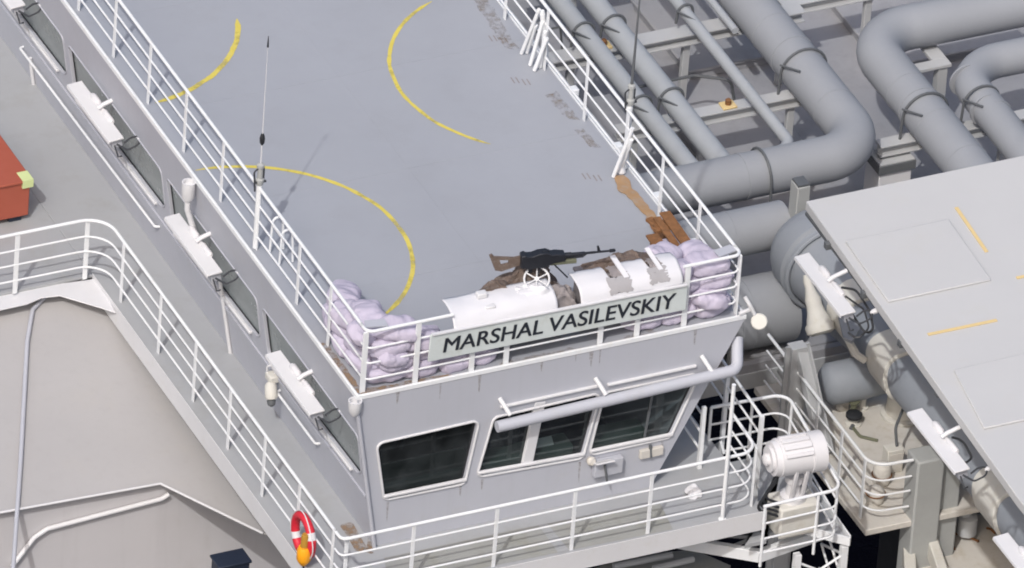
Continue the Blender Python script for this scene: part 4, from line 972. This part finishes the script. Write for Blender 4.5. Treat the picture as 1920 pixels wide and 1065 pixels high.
# columns and beams between bridge wing and pipes
t = thing('frame_column', (8.7, 2.75, -8), 'pale upright steel column in the dark gap', 'column')
q_ = on_z(1476, 862, -5.6); MB().box(q_.x-.13, q_.x+.13, q_.y-.1, q_.y+.1, -9, -3.45).build('shaft', M_BEAM, t, bevel=.01); MB().box(q_.x-.2, q_.x+.2, q_.y-.02, q_.y+.02, -9, -3.452).build('flange', M_BEAM, t)
t = thing('slanting_brace', on_z(1545, 850, -4.9), 'pale slanting brace beside the upright column', 'brace')
p1_ = on_z(1546, 850, -4.95); p0_ = on_x(1502, 655, p1_.x-.12)
MB().bar(p1_, p0_, .2, .14).build('bar', M_BEAM, t, bevel=.01); MB().bar(p1_+V((.08, 0, .05)), p0_+V((.08, 0, .05)), .03, .22).build('rib', M_BEAM, t)
t = thing('gap_girder', (9, 5.1, -5.4), 'long grey girder across the gap below the widest pipe', 'girder')
y_ = on_z(1390, 692, -5).y
MB().box(5.5, 12.5, y_-.15, y_+.15, -5.3, -5.0).build('girder', M_BEAM, t, bevel=.01); MB().box(5.5, 12.5, y_-.13, y_-.02, -4.998, -4.85).build('kerb', M_PLATE, t)
MB().tube([V((6, y_+.2, -4.02)), V((9.6, y_+.2, -4.02))], .025, 8).build('handrail', M_RAIL, t)
MB().tube([V((8.0, y_+.2, -4.02)), V((8.0, y_+.2, -4.99))], .03, 8).build('stanchion', M_BEAM, t)
for (px, py) in ((1375, 690),): 
    q_ = on_z(px, py, -5); MB().box(q_.x-.1, q_.x+.1, q_.y-.05, q_.y+.05, -5, -3.9).build('stanchion', M_BEAM, t)
# cream hose wrap at end of the wide pipe
t = thing('wrapped_pipe_end', (9.1, 3.0, -3.6), 'cream wrapped conical pipe end hanging under the duct bend', 'pipe end')
a_ = on_z(1512, 515, -2.9); c_ = on_z(1536, 608, -3.5)
MB().tube([a_.lerp(c_, k/8) for k in range(9)], [.05+.016*k+.012*math.sin(k*2.) for k in range(8)]+[.2], 18).build('wrap', M_CREAM2, t)
MB().lathe(c_, c_-a_, [(.21, -.02), (.23, .02), (.22, .12), (.15, .16)], 18).build('flange', M_CREAM2, t)
# lower right: grey box post, recess, dirty cream deck and strut
q_ = on_z(1737, 850, -3.9)
t = thing('box_post', (q_.x, q_.y, -9), 'pale grey square post right of the cream platform', 'post')
MB().box(q_.x-.23, q_.x+.23, q_.y-.2, q_.y+.2, -9.5, -3.9).build('shaft', M_VENT, t, bevel=.03); MB().box(q_.x+.235, q_.x+.62, q_.y-.05, q_.y+.3, -6.2, -4.0).build('side_casing', M_VENT, t, bevel=.03)
t = thing('lower_platform', (11, 0, -6), 'dirty cream lower platform at the bottom right corner', 'platform')
C2 = -5.9
pl = [on_z(x, y, C2) for x, y in ((1752, 985), (1862, 960), (1935, 950), (2150, 1060), (2100, 1300), (1700, 1300), (1690, 1090))]
MB().slab(pl, (0, 0, -.25)).build('plate', M_CREAM, t)
MB().bar(on_z(1722, 950, -5.6), on_z(1768, 1085, -5.6), .16, .3).build('edge_beam', M_CREAM2, t, bevel=.02)
MB().bar(on_z(1700, 985, -5.8), on_z(1706, 1100, -5.8), .18, .4).build('edge_beam', M_CREAM2, t, bevel=.02)
for i, (a, c) in enumerate((((1790, 1000), (1835, 1015)), ((1775, 1010), (1790, 1030)), ((1850, 990), (1866, 1000)))):
    MB().tube([on_z(*a, C2+.02), on_z((a[0]+c[0])/2, (a[1]+c[1])/2-3, C2+.03), on_z(*c, C2+.02)], .02, 6).build('debris', M_WOOD, t)
t = thing('diagonal_strut', on_z(1815, 965, -5.4), 'pale tubular strut slanting across the dark recess', 'strut')
MB().tube([on_z(1764, 912, -4.9), on_z(1815, 968, -5.5)], .085, 12).build('tube', M_BEAM, t); MB().lathe(on_z(1815, 968, -5.5), (0, 0, 1), [(.16, -.3), (.16, 0), (.1, .04)], 12).build('foot', M_BEAM, t)
t = thing('dark_machinery', on_z(1800, 930, -7), 'dark machinery inside the recess under the white wiper cover', 'machinery')
q_ = on_z(1800, 925, -6.2); MB().box(q_.x-.9, q_.x+1.4, q_.y-.1, q_.y+.8, -9, -6.4).build('casing', M_DARK, t, bevel=.02)
for k in range(3): MB().box(q_.x-.3+.35*k, q_.x-.1+.35*k, q_.y-.25, q_.y-.11, -7.2+.3*k, -6.3).build('bracket', M_STEEL, t, bevel=.02)
for k in range(3): MB().bar((q_.x-.4, q_.y-.3, -6.7+.25*k), (q_.x+.5, q_.y-.3, -6.7+.25*k), .05, .03).build('rung', M_BEAM, t)

# ================================================================== SEARCHLIGHT PLATFORM
SZ = -3.3
spf = thing('searchlight_platform', (6.6, -.5, SZ), 'small railed steel platform holding the white searchlight', 'platform')
MB().slab([(x, y, SZ-.06) for x, y in ((6.36, .8), (7.6, .8), on_z(1592, 1014, SZ)[:2], on_z(1432, 972, SZ)[:2], (6.0, -1.2), (6.36, -1.2))], (0, 0, .06)).build('floor', M_LOWDECK, spf)
b = MB(); e0_, e1_ = on_z(1430, 972, SZ), on_z(1594, 1016, SZ); b.bar(e0_, e1_, .04, .14); b.bar(e1_+V((.02, .05, 0)), (7.64, .8, SZ), .03, .14); b.build('kerb', M_RAIL, spf)
A_, B_, C_, D_ = on_z(1334, 764, SZ+1.1), on_z(1475, 738, SZ+1.1), on_z(1579, 916, SZ+1.1), on_z(1432, 950, SZ+1.1)
path = fillet([V((p.x, p.y, 0)) for p in (A_, B_, C_, D_)], .22, 6)
for k, hh in enumerate((1.1, .78, .5, .24)):
    MB().tube([p+V((0, 0, SZ+hh)) for p in path], .026 if k == 0 else .017, 8).build('rail', M_RAIL, spf)
for p in (A_, A_.lerp(B_, .55), B_.lerp(C_, .1), B_.lerp(C_, .5), B_.lerp(C_, .93), C_.lerp(D_, .3), D_.lerp(C_, .02)):
    MB().tube([V((p.x, p.y, SZ)), V((p.x, p.y, SZ+1.1))], .024, 8).build('post', M_RAIL, spf)
b = MB()
p0, p1 = e0_+V((0, .05, -.12)), e1_+V((-.05, .08, -.12)); p2 = V((7.6, .7, SZ-.1))
lo = V((0, 0, -1.6))
for a_, c_ in ((p1, p1+lo), (p1+V((-.75, .05, 0)), p1+V((-.75, .05, 0))+lo), (p2, p2+lo)): MB().bar(a_, c_, .1, .1).build('under_leg', M_RAIL, spf)
b = MB()
for k in range(3):
    za, zb2 = -.45-.4*k, -.05-.4*k-.8
    b.tube([p1+V((0, 0, -.15-.45*k)), p1+V((-.75, .05, -.6-.45*k))], .02, 6); b.tube([p1+V((0, 0, -.6-.45*k)), p1+V((-.75, .05, -.15-.45*k))], .02, 6)
    b.tube([p1+V((0, 0, -.15-.45*k)), p1+V((.1, .9, -.6-.45*k))], .02, 6); b.tube([p1+V((0, 0, -.6-.45*k)), p1+V((.1, .9, -.15-.45*k))], .02, 6)
b.build('lattice_brace', M_RAIL, spf)
# the searchlight
lc = on_z(1488, 853, -1.95); t = thing('searchlight', (lc.x, lc.y, SZ), 'white drum searchlight on a pedestal behind the platform rails', 'searchlight')
ax = V((1, -.06, 0)).normalized()
MB().lathe(lc-ax*.36, ax, [(.12, -.05), (.2, -.05), (.2, .0), (.265, .005), (.275, .06), (.28, .09), (.295, .095), (.295, .58), (.312, .585), (.312, .80), (.27, .805), (.26, .78)], 40).build('drum', M_LAMP, t)
b = MB(); 
for k in range(4): 
    a = R(35+22*k); pr = V((0, -math.cos(a)*.30, math.sin(a)*.30)); b.bar(lc-ax*.24+pr, lc+ax*.2+pr, .06, .07, pr)
b.build('cooling_rib', M_LAMP, t, bevel=.008)
MB().lathe(lc-ax*.43, -ax, [(.10, -.05), (.10, .03), (.05, .06)], 16).build('rear_knob', M_LAMP, t)
for s in (-1, 1): MB().bar(lc+V((.05+.09*s, -.24*1, -.12)), lc+V((.05+.09*s, -.1, -.8)), .06, .05).build('yoke', M_LAMP, t, bevel=.01)
MB().lathe((lc.x+.05, lc.y, SZ+.55), (0, 0, 1), [(.2, 0), (.2, .08), (.12, .1), (.1, .3), (.14, .32), (.14, .42)], 20).build('turntable', M_LAMP, t)
MB().box(lc.x-.25, lc.x+.4, lc.y-.25, lc.y+.25, SZ+.004, SZ+.55).build('pedestal', M_CREAM2, t, bevel=.03)
b = MB()
for k in range(4): b.tube(fillet([lc+V((-.3, -.1, -.25-.03*k)), lc+V((-.5-.04*k, -.1, -.6-.06*k)), lc+V((-.25, -.15, -.72-.08*k))], .1, 4), .022, 6)
b.build('cable', M_BLACK, t)
# stair down between house and platform
st = thing('stairway', (6.2, .6, -5), 'white steel stairway with pipe handrails beside the wheelhouse end', 'stairs')
a_, c_ = on_z(1376, 716, -1.7), on_z(1428, 780, -1.7)
for k, dz in enumerate((0, -.32, -.62)):
    MB().tube([V((6.58, 1.9, -1.55+dz)), V((6.58, -.3, -1.7+dz))], .024 if k == 0 else .017, 8).build('handrail', M_RAIL, st)
for k, dz in enumerate((0, -.32, -.62)):
    MB().tube([V((5.86, 1.9, -1.75+dz)), V((5.86, .2, -1.85+dz))], .02, 8).build('handrail', M_RAIL, st)
for x, y in ((6.58, -.3), (6.58, .9), (5.86, .2)): MB().box(x-.03, x+.03, y-.03, y+.03, -3.25, -1.68).build('stanchion', M_RAIL, st)
for s in (5.92, 6.52): MB().bar((s, 2.6, -4.9), (s, .75, -2.95), .04, .2).build('stringer', M_RAIL, st)
for k in range(8):
    f = (k+.5)/8; MB().box(5.95, 6.49, 2.6-1.85*f-.1, 2.6-1.85*f+.1, -4.9+1.95*f-.02, -4.9+1.95*f+.01).build('tread', M_PLATE, st)
# tall stanchion carrying the roof overhang
q_ = on_z(1354, 974, DZ)
t = thing('roof_stanchion', (q_.x, q_.y, DZ), 'tall white stanchion rising from the front railing past the stairway', 'stanchion')
MB().tube([V((q_.x, q_.y, DZ)), V((q_.x, q_.y, on_y(1362, 724, q_.y).z))], .032, 12).build('tube', M_RAIL, t); MB().lathe((q_.x, q_.y, DZ+.002), (0, 0, 1), [(.06, 0), (.06, .015), (.036, .02)], 12).build('foot', M_RAIL, t)
# crumpled white cover sheet hanging by the wheelhouse end
t = heap('sheet_bundle', 'crumpled pale sheet bundle on the walkway behind the front railing end', 'sheet', [(5.38, -.5), (5.58, -.52), (5.6, -.3), (5.4, -.28)], .2, M_SHEET, 3.3, .03, DZ+.02)
# fender-like low trusses under the front deck edge
tr = thing('under_truss', (5, -1.0, -3.9), 'white steel truss under the front edge of the walkway', 'truss')
for a_, c_ in (((1250, 1012), (1424, 1042)), ((1424, 1042), (1540, 1000))): MB().bar(on_z(*a_, -3.7), on_z(*c_, -3.7), .1, .2).build('chord', M_RAIL, tr, bevel=.01)
for a_, c_ in (((1320, 1020), (1400, 985)), ((1360, 1030), (1470, 985)), ((1300, 1000), (1440, 1010))): MB().tube([on_z(*a_, -3.75), on_z(*c_, -3.75)], .03, 6).build('lacing', M_BEAM, tr)
MB().slab([on_z(x, y, -4.6) for x, y in ((1080, 1075), (1200, 1040), (1300, 1030), (1370, 1060), (1360, 1100), (1080, 1120))], (0, 0, -.1)).build('lower_plate', M_GREENISH, tr)
for a_, c_ in (((1150, 1062), (1260, 1040)), ((1225, 1066), (1300, 1048))): MB().tube([on_z(*a_, -4.3), on_z(*c_, -4.3)], .05, 8).build('lower_pipe', M_BEAM, tr)

# nothing stays without kind or label
